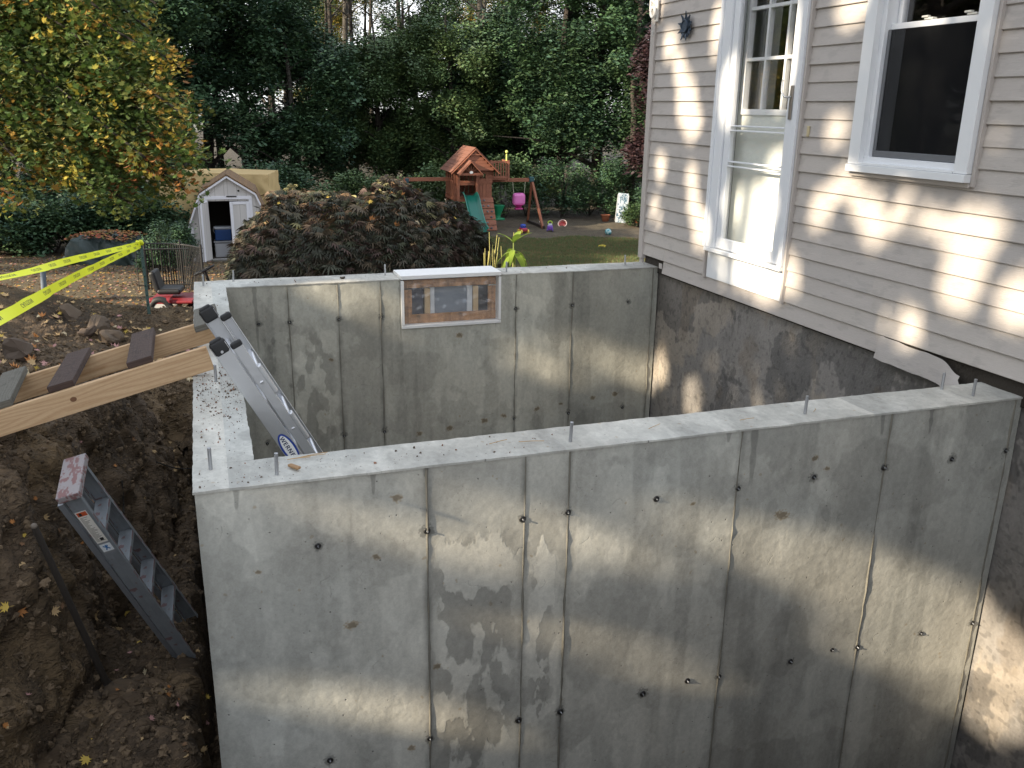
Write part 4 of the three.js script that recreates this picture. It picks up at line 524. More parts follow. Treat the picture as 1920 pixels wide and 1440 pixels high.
{ // something large under a tan cover behind the shed
  const c = onGround(atD(424, 440, 29.3)), g = new RoundedBoxGeometry(3.1, 2.55, 2.2, 8, 0.08), q = mergeVertices((g.deleteAttribute('normal'), g.deleteAttribute('uv'), g)), p = q.attributes.position;
  const geo = new THREE.BoxGeometry(3.3, 2.45, 2.0, 60, 50, 30), gp = geo.attributes.position; for (let i = 0; i < gp.count; i++) { const x = gp.getX(i), y = gp.getY(i), z = gp.getZ(i), k = 1 - sstep(0.6, 1.3, y); const f = 0.07 * (1 - Math.abs(vn(x * 2.2 + y * 1.6, y * 1.2 - z))) * k + 0.03 * fbm(x * 4, y * 4 + z * 4, 3); const rx = Math.abs(x) > 1.64 ? 1 : 0, rz = Math.abs(z) > 0.99 ? 1 : 0; gp.setXYZ(i, x + Math.sign(x) * rx * f, y + (y > 1.2 ? -0.03 * Math.abs(x) - 0.02 * (rx + rz) : 0), z + Math.sign(z) * rz * f); } geo.translate(0, 1.225, 0); geo.computeVertexNormals();
  const o = thing('tan_covered_trailer', 'large boxy load under a tan tarpaulin behind the shed', 'tarp', c, -YAW + 0.1); part(o, 'cover', geo, std([0.47, 0.34, 0.155], 0.7, { bumpMap: noiseBump, bumpScale: 0.004 })); part(o, 'flap', bx(0.7, 0.22, 0.02, 0.9, 1.98, 1.06).rotateZ(0), std([0.40, 0.25, 0.1], 0.75));
}
// ---- play set
{
  const base = onGround(atD(890, 424, 34.6)), TURN = -YAW + 0.3, S = 0.0209;
  const cedar = [0, 1, 2].map((s) => std([1, 1, 1], 0.7, { map: woodTex([0.27, 0.1, 0.052], [0.17, 0.058, 0.032], 130 + s * 9, [1.5, 0.4]) })), roofW = std([1, 1, 1], 0.75, { map: woodTex([0.2, 0.085, 0.052], [0.125, 0.05, 0.032], 190, [1.2, 0.4]) }), green = std([0.008, 0.115, 0.085], 0.3);
  const o = thing('play_set', 'cedar climbing tower with a gabled roof, balcony and swing beams', 'play set', base, TURN); let n = 0; const c = () => cedar[n++ % 3];
  const X0 = -0.78, X1 = 0.62, Z0 = -1.35, Z1 = 0, DK = 1.22, WT = 2.2;           // tower footprint, deck and wall tops
  for (const x of [X0, X1]) for (const z of [Z0, Z1]) part(o, 'post', bx(0.1, WT, 0.1, x, WT / 2, z), c());
  for (let k = 0; k < 9; k++) part(o, 'deck_board', bx(1.45, 0.035, 0.145, (X0 + X1) / 2, DK, Z1 - 0.05 - k * 0.155), c());
  for (let k = 0; k < 3; k++) { part(o, 'rail_board', bx(1.5, 0.12, 0.03, (X0 + X1) / 2, [DK - 0.06, 1.78, WT - 0.04][k], Z1 + 0.065), c()); part(o, 'rail_board', bx(0.03, 0.12, 1.4, X0 - 0.065, [DK - 0.06, 1.78, WT - 0.04][k], (Z0 + Z1) / 2), c()); part(o, 'rail_board', bx(0.03, 0.12, 1.4, X1 + 0.065, [DK - 0.06, 1.78, WT - 0.04][k], (Z0 + Z1) / 2), c()); }
  // panels: right half of the front is boarded, with a small window above
  for (let k = 0; k < 4; k++) part(o, 'wall_board', bx(0.128, 0.54, 0.022, 0.1 + k * 0.135, 1.49, Z1 + 0.055), c());
  part(o, 'wall_board', bx(0.16, 0.36, 0.022, 0.1, 2.0, Z1 + 0.053), c()); part(o, 'wall_board', bx(0.2, 0.36, 0.022, 0.52, 2.0, Z1 + 0.053), c()); part(o, 'wall_board', bx(0.22, 0.1, 0.022, 0.3, 1.87, Z1 + 0.053), c()); part(o, 'wall_board', bx(0.22, 0.07, 0.022, 0.3, 2.15, Z1 + 0.053), c());
  part(o, 'window_bars', merge([bx(0.22, 0.02, 0.02, 0.3, 2.01, Z1 + 0.055), bx(0.02, 0.2, 0.02, 0.3, 2.01, Z1 + 0.055)]), c());
  for (let k = 0; k < 7; k++) part(o, 'wall_board', bx(0.022, 0.5, 0.165, X0 - 0.05, 1.5, Z1 - 0.15 - k * 0.175), c()); for (const z of [-0.3, -0.68, -1.06]) part(o, 'wall_board', bx(0.022, 0.38, 0.1, X0 - 0.05, 1.98, z), c());
  for (let k = 0; k < 7; k++) part(o, 'wall_board', bx(0.022, 0.5, 0.165, X1 + 0.05, 1.5, Z1 - 0.15 - k * 0.175), c()); for (let k = 0; k < 8; k++) part(o, 'wall_board', bx(0.15, 1.0, 0.022, X0 + 0.1 + k * 0.175, 1.72, Z0 - 0.05), c());
  part(o, 'arched_lintel', bx(0.78, 0.1, 0.03, -0.36, 1.72, Z1 + 0.09), c()); part(o, 'porch_post', bx(0.1, 2.1, 0.1, -0.72, 1.05, 0.26), c()); part(o, 'porch_post', bx(0.08, 0.9, 0.08, 0.03, 1.68, 0.2), c()); part(o, 'porch_rail', bx(0.85, 0.09, 0.04, -0.34, DK - 0.1, 0.3), c());
  // main gable roof: ridge along z, boards
  const RX = -0.06, RY = 3.08, EX = 0.95, EY = 2.18;
  for (const s of [-1, 1]) for (let k = 0; k < 7; k++) { const t = (k + 0.5) / 7, L = Math.hypot(EX, RY - EY), g = bx(L / 7 + 0.03, 0.025, 1.95, 0, 0, 0); g.rotateZ(-s * Math.atan2(RY - EY, EX) + s * 0.06); const m = part(o, 'roof_board', g, roofW); m.position.set(RX + s * EX * t, RY - (RY - EY) * t, -0.62); }
  for (const s of [-1, 1]) part(o, 'rake_board', bar(V(RX, RY - 0.06, 0.37), V(RX + s * EX, EY - 0.06, 0.37), 0.03, 0.09, V(0, 0, 1)).translate(0, 0, 0), c());
  for (let k = 0; k < 5; k++) { const y0 = 2.24 + k * 0.125, half = EX * (RY - y0 - 0.13) / (RY - EY) - 0.03; part(o, 'gable_board', bx(half * 2, 0.12, 0.022, RX, y0 + 0.06, 0.33), c()); }
  for (const a of [-0.9, -0.3, 0.3, 0.9]) part(o, 'sunburst_slat', bx(0.03, 0.16, 0.02, 0, 0.08, 0).rotateZ(a * 0.9).translate(RX, 2.84, 0.36), c());
  part(o, 'collar_board', bx(0.42, 0.05, 0.03, RX, 2.83, 0.37), c());
  // porch dormer
  const dx = -0.33, dy = 2.62, de = 0.46, dl = 2.14; for (const s of [-1, 1]) for (let k = 0; k < 3; k++) { const t = (k + 0.5) / 3, L = Math.hypot(de, dy - dl), g = bx(L / 3 + 0.02, 0.022, 0.5, 0, 0, 0); g.rotateZ(-s * Math.atan2(dy - dl, de)); const m = part(o, 'dormer_board', g, roofW); m.position.set(dx + s * de * t, dy - (dy - dl) * t, 0.5); }
  for (const s of [-1, 1]) part(o, 'rake_board', bar(V(dx, dy - 0.04, 0.77), V(dx + s * de, dl - 0.04, 0.77), 0.03, 0.07, V(0, 0, 1)), c()); part(o, 'porch_beam', bx(0.86, 0.09, 0.05, dx, 2.13, 0.72), c()); for (const a of [-1, -0.5, 0, 0.5, 1]) part(o, 'sunburst_slat', bx(0.028, 0.25, 0.02, 0, 0.14, 0).rotateZ(a).translate(dx, 2.18, 0.72), c()); part(o, 'name_plate', new THREE.CylinderGeometry(0.07, 0.07, 0.02, 20).rotateX(Math.PI / 2).scale(1, 0.7, 1).translate(dx, 2.2, 0.745), std([0.6, 0.6, 0.58], 0.5));
  // balcony to the right
  part(o, 'balcony_floor', bx(0.72, 0.05, 0.9, 1.02, 1.88, -0.55), c()); for (const y of [2.53, 1.95]) part(o, 'balcony_rail', bx(0.76, 0.09, 0.04, 1.02, y, -0.1), c()); part(o, 'balcony_rail', bx(0.04, 0.09, 0.9, 1.4, 2.53, -0.55), c()); for (const x of [0.68, 1.38]) part(o, 'balcony_post', bx(0.08, 0.78, 0.08, x, 2.2, -0.1), c()); for (let k = 0; k < 6; k++) part(o, 'balcony_slat', bx(0.05, 0.55, 0.025, 0.76 + k * 0.105, 2.24, -0.1), c()); part(o, 'telescope', merge([rod(V(1.36, 2.55, -0.3), V(1.36, 2.82, -0.3), 0.03), new THREE.SphereGeometry(0.06, 12, 8).translate(1.36, 2.9, -0.3)]), std([0.55, 0.6, 0.15], 0.5));
  // swing beams and legs
  part(o, 'swing_beam', bx(1.9, 0.14, 0.1, -1.73, 1.86, -0.55), c()); part(o, 'swing_beam', bx(1.85, 0.14, 0.1, 1.62, 1.80, -0.62), c());
  for (const z of [-0.95, 0.55]) part(o, 'leg', bar(V(-2.62, 1.86, -0.55), V(-2.78, -0.02, z - 0.2), 0.1, 0.1), c());
  for (const z of [-1.55, 0.45]) part(o, 'leg', bar(V(2.52, 1.80, -0.62), V(2.68, -0.02, z), 0.085, 0.085), c()); part(o, 'leg_sill', bx(0.09, 0.1, 2.2, 2.7, 0.05, -0.55), std([0.03, 0.02, 0.016], 0.9));
  part(o, 'bracket', merge([bx(0.2, 0.2, 0.2, 2.5, 1.82, -0.62, 0.03)]), std([0.01, 0.06, 0.07], 0.4)); part(o, 'bracket', bx(0.14, 0.18, 0.18, -2.55, 1.82, -0.55, 0.03), std([0.01, 0.05, 0.07], 0.4));
  // slide
  { const P = [], I = [], nn = 44, m = 10, ctr = (t) => { const z = 0.1 + t * 1.75, y = 1.16 * (1 - sstep(0.02, 0.98, t)) + 0.13 + 0.05 * Math.sin(t * 9) * (1 - t); return V(-0.26, y, z); }; for (let i = 0; i <= nn; i++) for (let j = 0; j <= m; j++) { const t = i / nn, a = j / m * 2 - 1, q = ctr(t); P.push(q.x + a * 0.27 + t * 0.05, q.y + (Math.abs(a) > 0.75 ? 0.13 : 0.0) * sstep(0.7, 0.9, Math.abs(a)), q.z + (Math.abs(a) > 0.9 ? 0 : 0)); if (i && j) { const o2 = i * (m + 1) + j, b = o2 - m - 2; I.push(b, o2 - 1, b + 1, b + 1, o2 - 1, o2); } } const g = new THREE.BufferGeometry(); g.setAttribute('position', new THREE.Float32BufferAttribute(P, 3)); g.setIndex(I); g.computeVertexNormals(); const sl = part(o, 'slide', g, green); const g2 = [-1, 1].map((s) => tube([0, 0.1, 0.25, 0.4, 0.55, 0.7, 0.85, 1].map((t) => ctr(t).add(V(s * 0.275 + t * 0.05, 0.12, 0))), 0.022, 40, 6)); part(sl, 'slide_lip', merge(g2), std([0.05, 0.2, 0.16], 0.35)); part(sl, 'slide_foot', bx(0.5, 0.14, 0.1, -0.2, 0.06, 1.82), green); part(sl, 'star_sticker', new THREE.CircleGeometry(0.1, 5).rotateX(-Math.PI / 2).translate(-0.2, 0.165, 1.55), std([0.45, 0.36, 0.14], 0.5)); }
  // climbing wall
  for (let k = 0; k < 6; k++) { const t = (k + 0.5) / 6, m = part(o, 'climbing_board', bx(0.68, 0.205, 0.03, 0, 0, 0), c()); m.position.set(0.36, 1.2 * t, 0.78 - 0.68 * t); m.rotation.x = -0.51; }
  { const R = rng(71); for (let k = 0; k < 13; k++) { const t = (Math.floor(k / 2.2) + 0.5) / 6, h = part(o, 'climbing_hold', roughen(new THREE.IcosahedronGeometry(0.045, 2).scale(1, 0.8, 0.7), 0.012, 12, k), std([[0.12, 0.12, 0.13], [0.2, 0.19, 0.19], [0.06, 0.07, 0.09]][k % 3], 0.7)); h.position.set(0.12 + 0.48 * ((k * 0.37) % 1), 1.2 * t, 0.82 - 0.68 * t); } }
  const loc = (x, y, z) => V(x, y, z).applyAxisAngle(V(0, 1, 0), TURN).add(base);
  // hanging from the beam
  { const s = thing('glider_swing', 'green plastic two seat glider hanging from the play set beam', 'swing', loc(1.06, 0.26, -0.5), TURN); part(s, 'body', merge([new THREE.CylinderGeometry(0.3, 0.12, 0.42, 16).translate(0, 0.36, 0), new THREE.CylinderGeometry(0.13, 0.13, 0.12, 14).translate(0, 0.12, 0)]), std([0.01, 0.2, 0.09], 0.4)); part(s, 'seat', bx(0.5, 0.07, 0.3, 0, 0.55, 0, 0.03), std([0.01, 0.19, 0.085], 0.4)); part(s, 'footrest', bx(0.56, 0.09, 0.32, 0, 0.03, 0, 0.04), std([0.01, 0.2, 0.09], 0.4)); for (const x of [-0.16, 0.16]) part(s, 'rope', rod(V(x, 0.5, 0), V(x, 1.5, -0.1), 0.01), black); }
  { const s = thing('toddler_swing', 'pink plastic toddler swing seat hanging on ropes from the beam', 'swing', loc(1.98, 0.62, -0.6), TURN), pink = std([0.62, 0.16, 0.42], 0.4), dp = std([0.45, 0.03, 0.2], 0.4); const sg = new THREE.SphereGeometry(0.3, 24, 16, 0, Math.PI * 2, 0.3, 1.9).scale(1, 1.1, 0.75); part(s, 'seat', roughen(new RoundedBoxGeometry(0.52, 0.5, 0.3, 5, 0.13).translate(0, 0.42, 0), 0.004, 4), pink); part(s, 'base', merge([new THREE.CylinderGeometry(0.2, 0.06, 0.16, 14).translate(0, 0.14, 0), bx(0.32, 0.06, 0.2, 0, 0.05, 0, 0.02)]), dp); for (const x of [-0.22, 0.22]) part(s, 'rope', rod(V(x, 0.6, 0), V(x * 1.2, 1.12, 0), 0.014), std([0.35, 0.33, 0.25], 0.8)); }
  { const s = thing('picnic_bench', 'small wooden bench in the shade under the play tower', 'bench', loc(-0.95, -0.02, -0.3), TURN); part(s, 'seat', bx(0.85, 0.05, 0.3, 0, 0.62, 0), greyWood); for (const x of [-0.32, 0.32]) part(s, 'leg', bx(0.06, 0.6, 0.26, x, 0.3, 0), greyWood); }
}
// ---- toys and things left on the grass
{ const p = hit(981, 437), o = thing('ride_on_toy', 'blue and red ride-on toy car with yellow wheels on the sand edge', 'toy', p, -YAW + 0.4); o.scale.setScalar(0.68); part(o, 'body', roughen(new RoundedBoxGeometry(0.36, 0.2, 0.5, 3, 0.07).translate(0, 0.2, 0), 0.004, 6), std([0.3, 0.02, 0.05], 0.4)); part(o, 'cab', roughen(new RoundedBoxGeometry(0.3, 0.24, 0.3, 4, 0.1).translate(0, 0.38, -0.02), 0.004, 6), std([0.02, 0.06, 0.35], 0.4)); for (const x of [-0.2, 0.2]) for (const z of [-0.18, 0.2]) part(o, 'wheel', cyl(0.11, 0.11, 0.08, 18).rotateZ(Math.PI / 2).translate(x, 0.11, z), std([0.6, 0.4, 0.06], 0.5)); part(o, 'eye', new THREE.SphereGeometry(0.03, 10, 8).translate(-0.06, 0.4, 0.14), black); part(o, 'eye', new THREE.SphereGeometry(0.03, 10, 8).translate(0.06, 0.4, 0.14), black); }
{ const p = hit(1031, 434), o = thing('ride_on_toy', 'purple ride-on toy with a lime green handle on the sand edge', 'toy', p, -YAW); o.scale.setScalar(0.66); part(o, 'body', roughen(new RoundedBoxGeometry(0.34, 0.3, 0.44, 4, 0.1).translate(0, 0.22, 0), 0.004, 6), std([0.13, 0.05, 0.3], 0.4)); part(o, 'panel', bx(0.24, 0.14, 0.06, 0, 0.4, 0.1, 0.03), std([0.5, 0.5, 0.55], 0.5)); part(o, 'handle', new THREE.TorusGeometry(0.12, 0.03, 8, 18).scale(1, 0.8, 1).translate(0, 0.52, 0.06), std([0.35, 0.5, 0.03], 0.4)); for (const x of [-0.16, 0.16]) part(o, 'wheel', cyl(0.09, 0.09, 0.07, 16).rotateZ(Math.PI / 2).translate(x, 0.09, 0.1), std([0.08, 0.05, 0.2], 0.5)); }
{ const p = hit(1055, 423), o = thing('toy_bowl', 'pink and white striped toy bowl tipped over on the sand', 'toy', p, 0); o.rotation.set(0.9, -YAW, 0.4); o.scale.setScalar(0.72); part(o, 'bowl', new THREE.SphereGeometry(0.24, 26, 12, 0, Math.PI * 2, Math.PI / 2, Math.PI / 2).translate(0, 0.2, 0), std([0.45, 0.07, 0.07], 0.5, { side: THREE.DoubleSide })); part(o, 'rim', new THREE.TorusGeometry(0.24, 0.022, 8, 30).rotateX(Math.PI / 2).translate(0, 0.2, 0), std([0.6, 0.45, 0.4], 0.5)); part(o, 'stripe', new THREE.TorusGeometry(0.222, 0.012, 6, 30).rotateX(Math.PI / 2).translate(0, 0.1, 0), std([0.6, 0.5, 0.45], 0.5)); }
{ const p = hit(1140, 440), t = tex(128, 64, (i, j) => { const k = fbm(i * 0.09, j * 0.09, 3) > 0.05; return k ? [0.3, 0.45, 0.45] : [0.03, 0.2, 0.23]; }); t.wrapS = t.wrapT = THREE.RepeatWrapping; const o = solo('toy_ball', new THREE.SphereGeometry(0.125, 24, 16).translate(0, 0.105, 0), std(0xffffff, 0.4, { map: t }), 'mottled teal play ball on the lawn', 'ball'); o.position.copy(p); }
{ const p = hit(1129, 463), o = solo('flying_disc', new THREE.LatheGeometry([[0, 0.03], [0.1, 0.03], [0.14, 0.022], [0.15, 0.0], [0.14, 0.005]].map((q) => new THREE.Vector2(...q)), 28), std([0.55, 0.42, 0.04], 0.45, { side: THREE.DoubleSide }), 'yellow flying disc lying on the lawn', 'disc'); o.position.copy(p).add(V(0, 0.01, 0)); o.rotation.set(0.15, 0, 0.1); }
{ const p = hit(1013, 418), o = solo('small_ball', new THREE.SphereGeometry(0.05, 14, 10).translate(0, 0.045, 0), std([0.6, 0.6, 0.58], 0.5), 'small white ball by the foot of the swing frame', 'ball'); o.position.copy(p); }
{ const p = hit(1163, 418), t = tiled(256, 512, [0.46, 1.2], (i, j) => { const a = fbm(i * 0.025, j * 0.025, 5), b = fbm(i * 0.1 + 7, j * 0.1, 3), k = sstep(-0.02, 0.1, a + 0.5 * b - 0.12); return [lerp(0.42, 0.07, k), lerp(0.47, 0.13, k), lerp(0.52, 0.18, k)]; }); const o = thing('worn_sled', 'pale blue worn board standing upright at the edge of the woods', 'board', p, -YAW); o.rotation.set(-0.12, -YAW, -0.12); part(o, 'board', meterUV(new RoundedBoxGeometry(0.44, 1.22, 0.05, 3, 0.025).translate(0, 0.61, 0)), std(0xffffff, 0.7, { map: t })); part(o, 'edge_strip', merge([bx(0.02, 1.1, 0.065, -0.225, 0.6, 0), bx(0.02, 1.1, 0.065, 0.225, 0.6, 0)]), std([0.5, 0.52, 0.54], 0.6)); }
for (const [px, py, lab] of [[1196, 418, 'orange clay pot among the shrubs by the house corner'], [1135, 415, 'dull orange pot at the foot of the hedge beside the worn board']]) { const p = hit(px, py), o = thing('clay_pot', lab, 'pot', p); part(o, 'pot', new THREE.LatheGeometry([[0, 0], [0.13, 0], [0.19, 0.26], [0.17, 0.26], [0.12, 0.04]].map((q) => new THREE.Vector2(...q)), 18), std([0.3, 0.1, 0.045], 0.8)); part(o, 'rim', new THREE.TorusGeometry(0.19, 0.022, 6, 20).rotateX(Math.PI / 2).translate(0, 0.26, 0), std([0.32, 0.11, 0.05], 0.8)); }
// ---------------------------------------------------------------- plants
const bark = [[0.055, 0.045, 0.036], [0.085, 0.075, 0.062], [0.045, 0.036, 0.03]].map((c, s) => std([1, 1, 1], 0.95, { map: tiled(128, 256, [0.5, 1.2], (i, j) => { const k = 0.75 + 0.5 * vn(i * 0.22 + s * 9, j * 0.035) + 0.25 * vn(i * 0.5, j * 0.12); return c.map((v) => v * k); }), bumpMap: noiseBump, bumpScale: 0.02 }));
const foliage = (rough = 0.6, tr = 0.4) => new THREE.MeshPhysicalMaterial({ color: 0xffffff, roughness: Math.max(rough, 0.9), transmission: tr, thickness: 0, side: THREE.DoubleSide, specularIntensity: 0.35 });
const mapleMat = foliage(0.6, 0.35), leafMat = std([1, 1, 1], 0.6, { side: THREE.DoubleSide }), denseMat = std([1, 1, 1], 0.75, { side: THREE.DoubleSide });
function mapleLeaf(curl = 0.25, seed = 1) {
  const R = rng(seed), tips = [[0, 1, 1], [0.72, 0.62, 0.93], [0.95, -0.02, 0.75], [0.45, -0.5, 0.42]], out = []; // right half from the tip down
  const half = [[0, 1.0], [0.13, 0.66], [0.27, 0.68], [0.2, 0.36], [0.74, 0.66], [0.5, 0.24], [0.8, 0.14], [0.42, 0.0], [0.72, -0.22], [0.3, -0.2], [0.06, -0.32]];
  const pts = [...half, ...half.slice(1).reverse().map(([x, y]) => [-x, y])], P = [], I = []; P.push(0, -0.1, 0);
  for (const [x, y] of pts) { const j = 0.06 * (R() - 0.5); P.push(x + j, y + j, curl * (x * x * 0.9 + (y - 0.1) ** 2 * 0.55) + 0.08 * (R() - 0.5)); }
  for (let k = 1; k <= pts.length; k++) I.push(0, k, k === pts.length ? 1 : k + 1);
  const s = P.length / 3; P.push(-0.02, -0.3, 0, 0.02, -0.3, 0, 0.05, -0.95, 0.12, 0.02, -0.95, 0.12); I.push(s, s + 2, s + 1, s, s + 3, s + 2);
  const g = new THREE.BufferGeometry(); g.setAttribute('position', new THREE.Float32BufferAttribute(P, 3)); g.setIndex(I); g.computeVertexNormals(); return g.scale(0.5, 0.5, 0.5);  // about one unit across
}
const ovalLeaf = (() => { const g = new THREE.BufferGeometry(); g.setAttribute('position', new THREE.Float32BufferAttribute([0, -0.5, 0, 0.26, -0.08, 0.07, 0.2, 0.24, 0.06, 0, 0.5, -0.04, -0.2, 0.24, 0.06, -0.26, -0.08, 0.07, 0, 0, 0], 3)); g.setIndex([6, 0, 1, 6, 1, 2, 6, 2, 3, 6, 3, 4, 6, 4, 5, 6, 5, 0]); g.computeVertexNormals(); return g; })();
function cluster(leaf, n, rad, size, seed, droop = 0.4) {
  const R = rng(seed), list = [];
  for (let k = 0; k < n; k++) { const g = leaf.clone(), s = size * (0.7 + 0.6 * R()); g.scale(s, s, s); g.rotateX(-Math.PI / 2 + droop * (R() * 1.6 - 0.3)); g.rotateZ((R() - 0.5) * 1.2); g.rotateY(R() * Math.PI * 2); const a = R() * 6.283, b = Math.acos(2 * R() - 1), r = rad * Math.cbrt(R()); g.translate(r * Math.sin(b) * Math.cos(a), r * Math.cos(b) * 0.75, r * Math.sin(b) * Math.sin(a)); list.push(g); }
  return merge(list);
}
const leafyClump = [0, 1, 2].map((s) => cluster(ovalLeaf, 46, 0.56, 0.155, 300 + s)), fineClump = [0, 1].map((s) => cluster(ovalLeaf, 44, 0.5, 0.13, 320 + s)), mapleClump = [0, 1, 2].map((s) => cluster(mapleLeaf(0.3, s + 2), 18, 0.28, 0.105, 340 + s, 0.9));
function limbs(h, r, lean, seed, n = 7, from = 0.35, spread = 0.3) {            // tapered trunk with rising limbs, base at the origin
  const R = rng(seed), pts = []; for (let k = 0; k <= 8; k++) { const t = k / 8; pts.push(V(lean.x * t * t + 0.12 * (R() - 0.5) * h * 0.1, h * t, lean.z * t * t + 0.12 * (R() - 0.5) * h * 0.1)); }
  const c = new THREE.CatmullRomCurve3(pts), taper = (curve, ra, rb, seg, m) => { const g = new THREE.TubeGeometry(curve, seg, 1, m, false), p = g.attributes.position, L = curve.getSpacedPoints(seg); for (let i = 0; i <= seg; i++) { const s = lerp(ra, rb, Math.pow(i / seg, 0.8)); for (let j = 0; j <= m; j++) { const q = i * (m + 1) + j, v = V(p.getX(q), p.getY(q), p.getZ(q)).sub(L[i]).multiplyScalar(s * (1 + 0.12 * vn(i * 0.7, j * 2 + seed))).add(L[i]); p.setXYZ(q, v.x, v.y, v.z); } } g.computeVertexNormals(); return g; };
  const list = [taper(c, r, r * 0.18, 26, 9)];
  for (let k = 0; k < n; k++) { const t = from + (0.95 - from) * k / n, b = c.getPointAt(t), a = R() * 6.283, len = h * spread * (1.15 - t) * (0.7 + 0.6 * R()); const e = b.clone().add(V(Math.cos(a) * len, len * (0.25 + 0.4 * R()), Math.sin(a) * len)), m = b.clone().lerp(e, 0.5).add(V(0, len * 0.08, 0)); list.push(taper(new THREE.CatmullRomCurve3([b, m, e]), r * (1 - t) * 0.55 + 0.012, 0.008, 8, 6)); }
  return meterUV(merge(list));
}
function palette(list) { return (R) => { const a = list[Math.floor(R() * list.length)], k = 0.7 + 0.6 * R(); return col(a[0] * k, a[1] * k, a[2] * k); }; }
const darkGreens = palette([[0.034, 0.076, 0.034], [0.045, 0.095, 0.038], [0.026, 0.06, 0.034], [0.055, 0.1, 0.038]]), midGreens = palette([[0.068, 0.115, 0.036], [0.052, 0.098, 0.034], [0.085, 0.125, 0.038], [0.06, 0.105, 0.04]]), yellowGreens = palette([[0.17, 0.19, 0.035], [0.24, 0.2, 0.035], [0.12, 0.15, 0.03], [0.3, 0.2, 0.03]]), purples = palette([[0.034, 0.015, 0.018], [0.046, 0.019, 0.02], [0.03, 0.016, 0.019]]);
const gm = new THREE.Matrix4(), gq = new THREE.Quaternion(), ge = new THREE.Euler();
function crown(parent, name, geos, mat, pick, spots, seed) {                    // spots: [x, y, z, scale]
  geos.forEach((geo, gi) => {
    const own = spots.filter((_, i) => i % geos.length === gi), R = rng(seed + gi * 7), im = new THREE.InstancedMesh(geo, mat, own.length); im.name = name; im.userData.kind = 'stuff'; im.castShadow = im.receiveShadow = true;
    own.forEach(([x, y, z, s0], i) => { const s = s0 * (0.8 + 0.45 * R()); gq.setFromEuler(ge.set((R() - 0.5) * 0.9, R() * 6.283, (R() - 0.5) * 0.9)); gm.compose(V(x, y, z), gq, V(s, s, s)); im.setMatrixAt(i, gm); im.setColorAt(i, pick(R)); }); parent.add(im);
  });
}
function lobes(R, n, cx, cy, cz, rx, ry, rz, k0 = 1.25) { const o = []; for (let k = 0; k < n; k++) { const a = R() * 6.283, b = R() * 2 - 1, q = Math.sqrt(1 - b * b), d = 0.55 + 0.45 * R(); o.push([cx + rx * d * q * Math.cos(a), cy + ry * d * b, cz + rz * d * q * Math.sin(a), (0.25 + 0.22 * R()) * Math.min(rx, ry, rz) * k0]); } return o; }
function fill(R, L, n, sc) { const o = []; for (let k = 0; k < n; k++) { const l = L[Math.floor(R() * L.length)], a = R() * 6.283, b = R() * 2 - 1, q = Math.sqrt(1 - b * b), d = Math.pow(R(), 0.4) * l[3]; o.push([l[0] + d * q * Math.cos(a), l[1] + d * b * 0.8, l[2] + d * q * Math.sin(a), sc * (0.7 + 0.6 * R())]); } return o; }

// ---- woods behind the lawn
function woodTree(px, depth, h, rx, base, kind, seed, label, n = 700) {
  const p = atD(px, 330, depth); p.y = ground(p.x, p.z) - 0.05; const R = rng(seed), t = thing(kind === 'purple' ? 'purple_leaved_tree' : 'woodland_tree', label, 'tree', p, 0, 'trees of the woods behind the lawn');
  part(t, 'trunk', limbs(h, 0.12 + h * 0.011, V((R() - 0.5) * 1.2, 0, (R() - 0.5) * 1.2), seed, 9, Math.max(0.12, base / h), 0.26), bark[seed % 3]);
  const L = lobes(R, 30, 0, (base + h) / 2 + 0.2, 0, rx, (h - base) / 2, rx, 0.92), pick = { dark: darkGreens, mid: midGreens, yellow: yellowGreens, purple: purples }[kind];
  crown(t, 'crown', kind === 'mid' || kind === 'yellow' ? fineClump : leafyClump, leafMat, pick, fill(R, L, Math.round(n * 1.25), 1.02), seed + 1); return t;
}
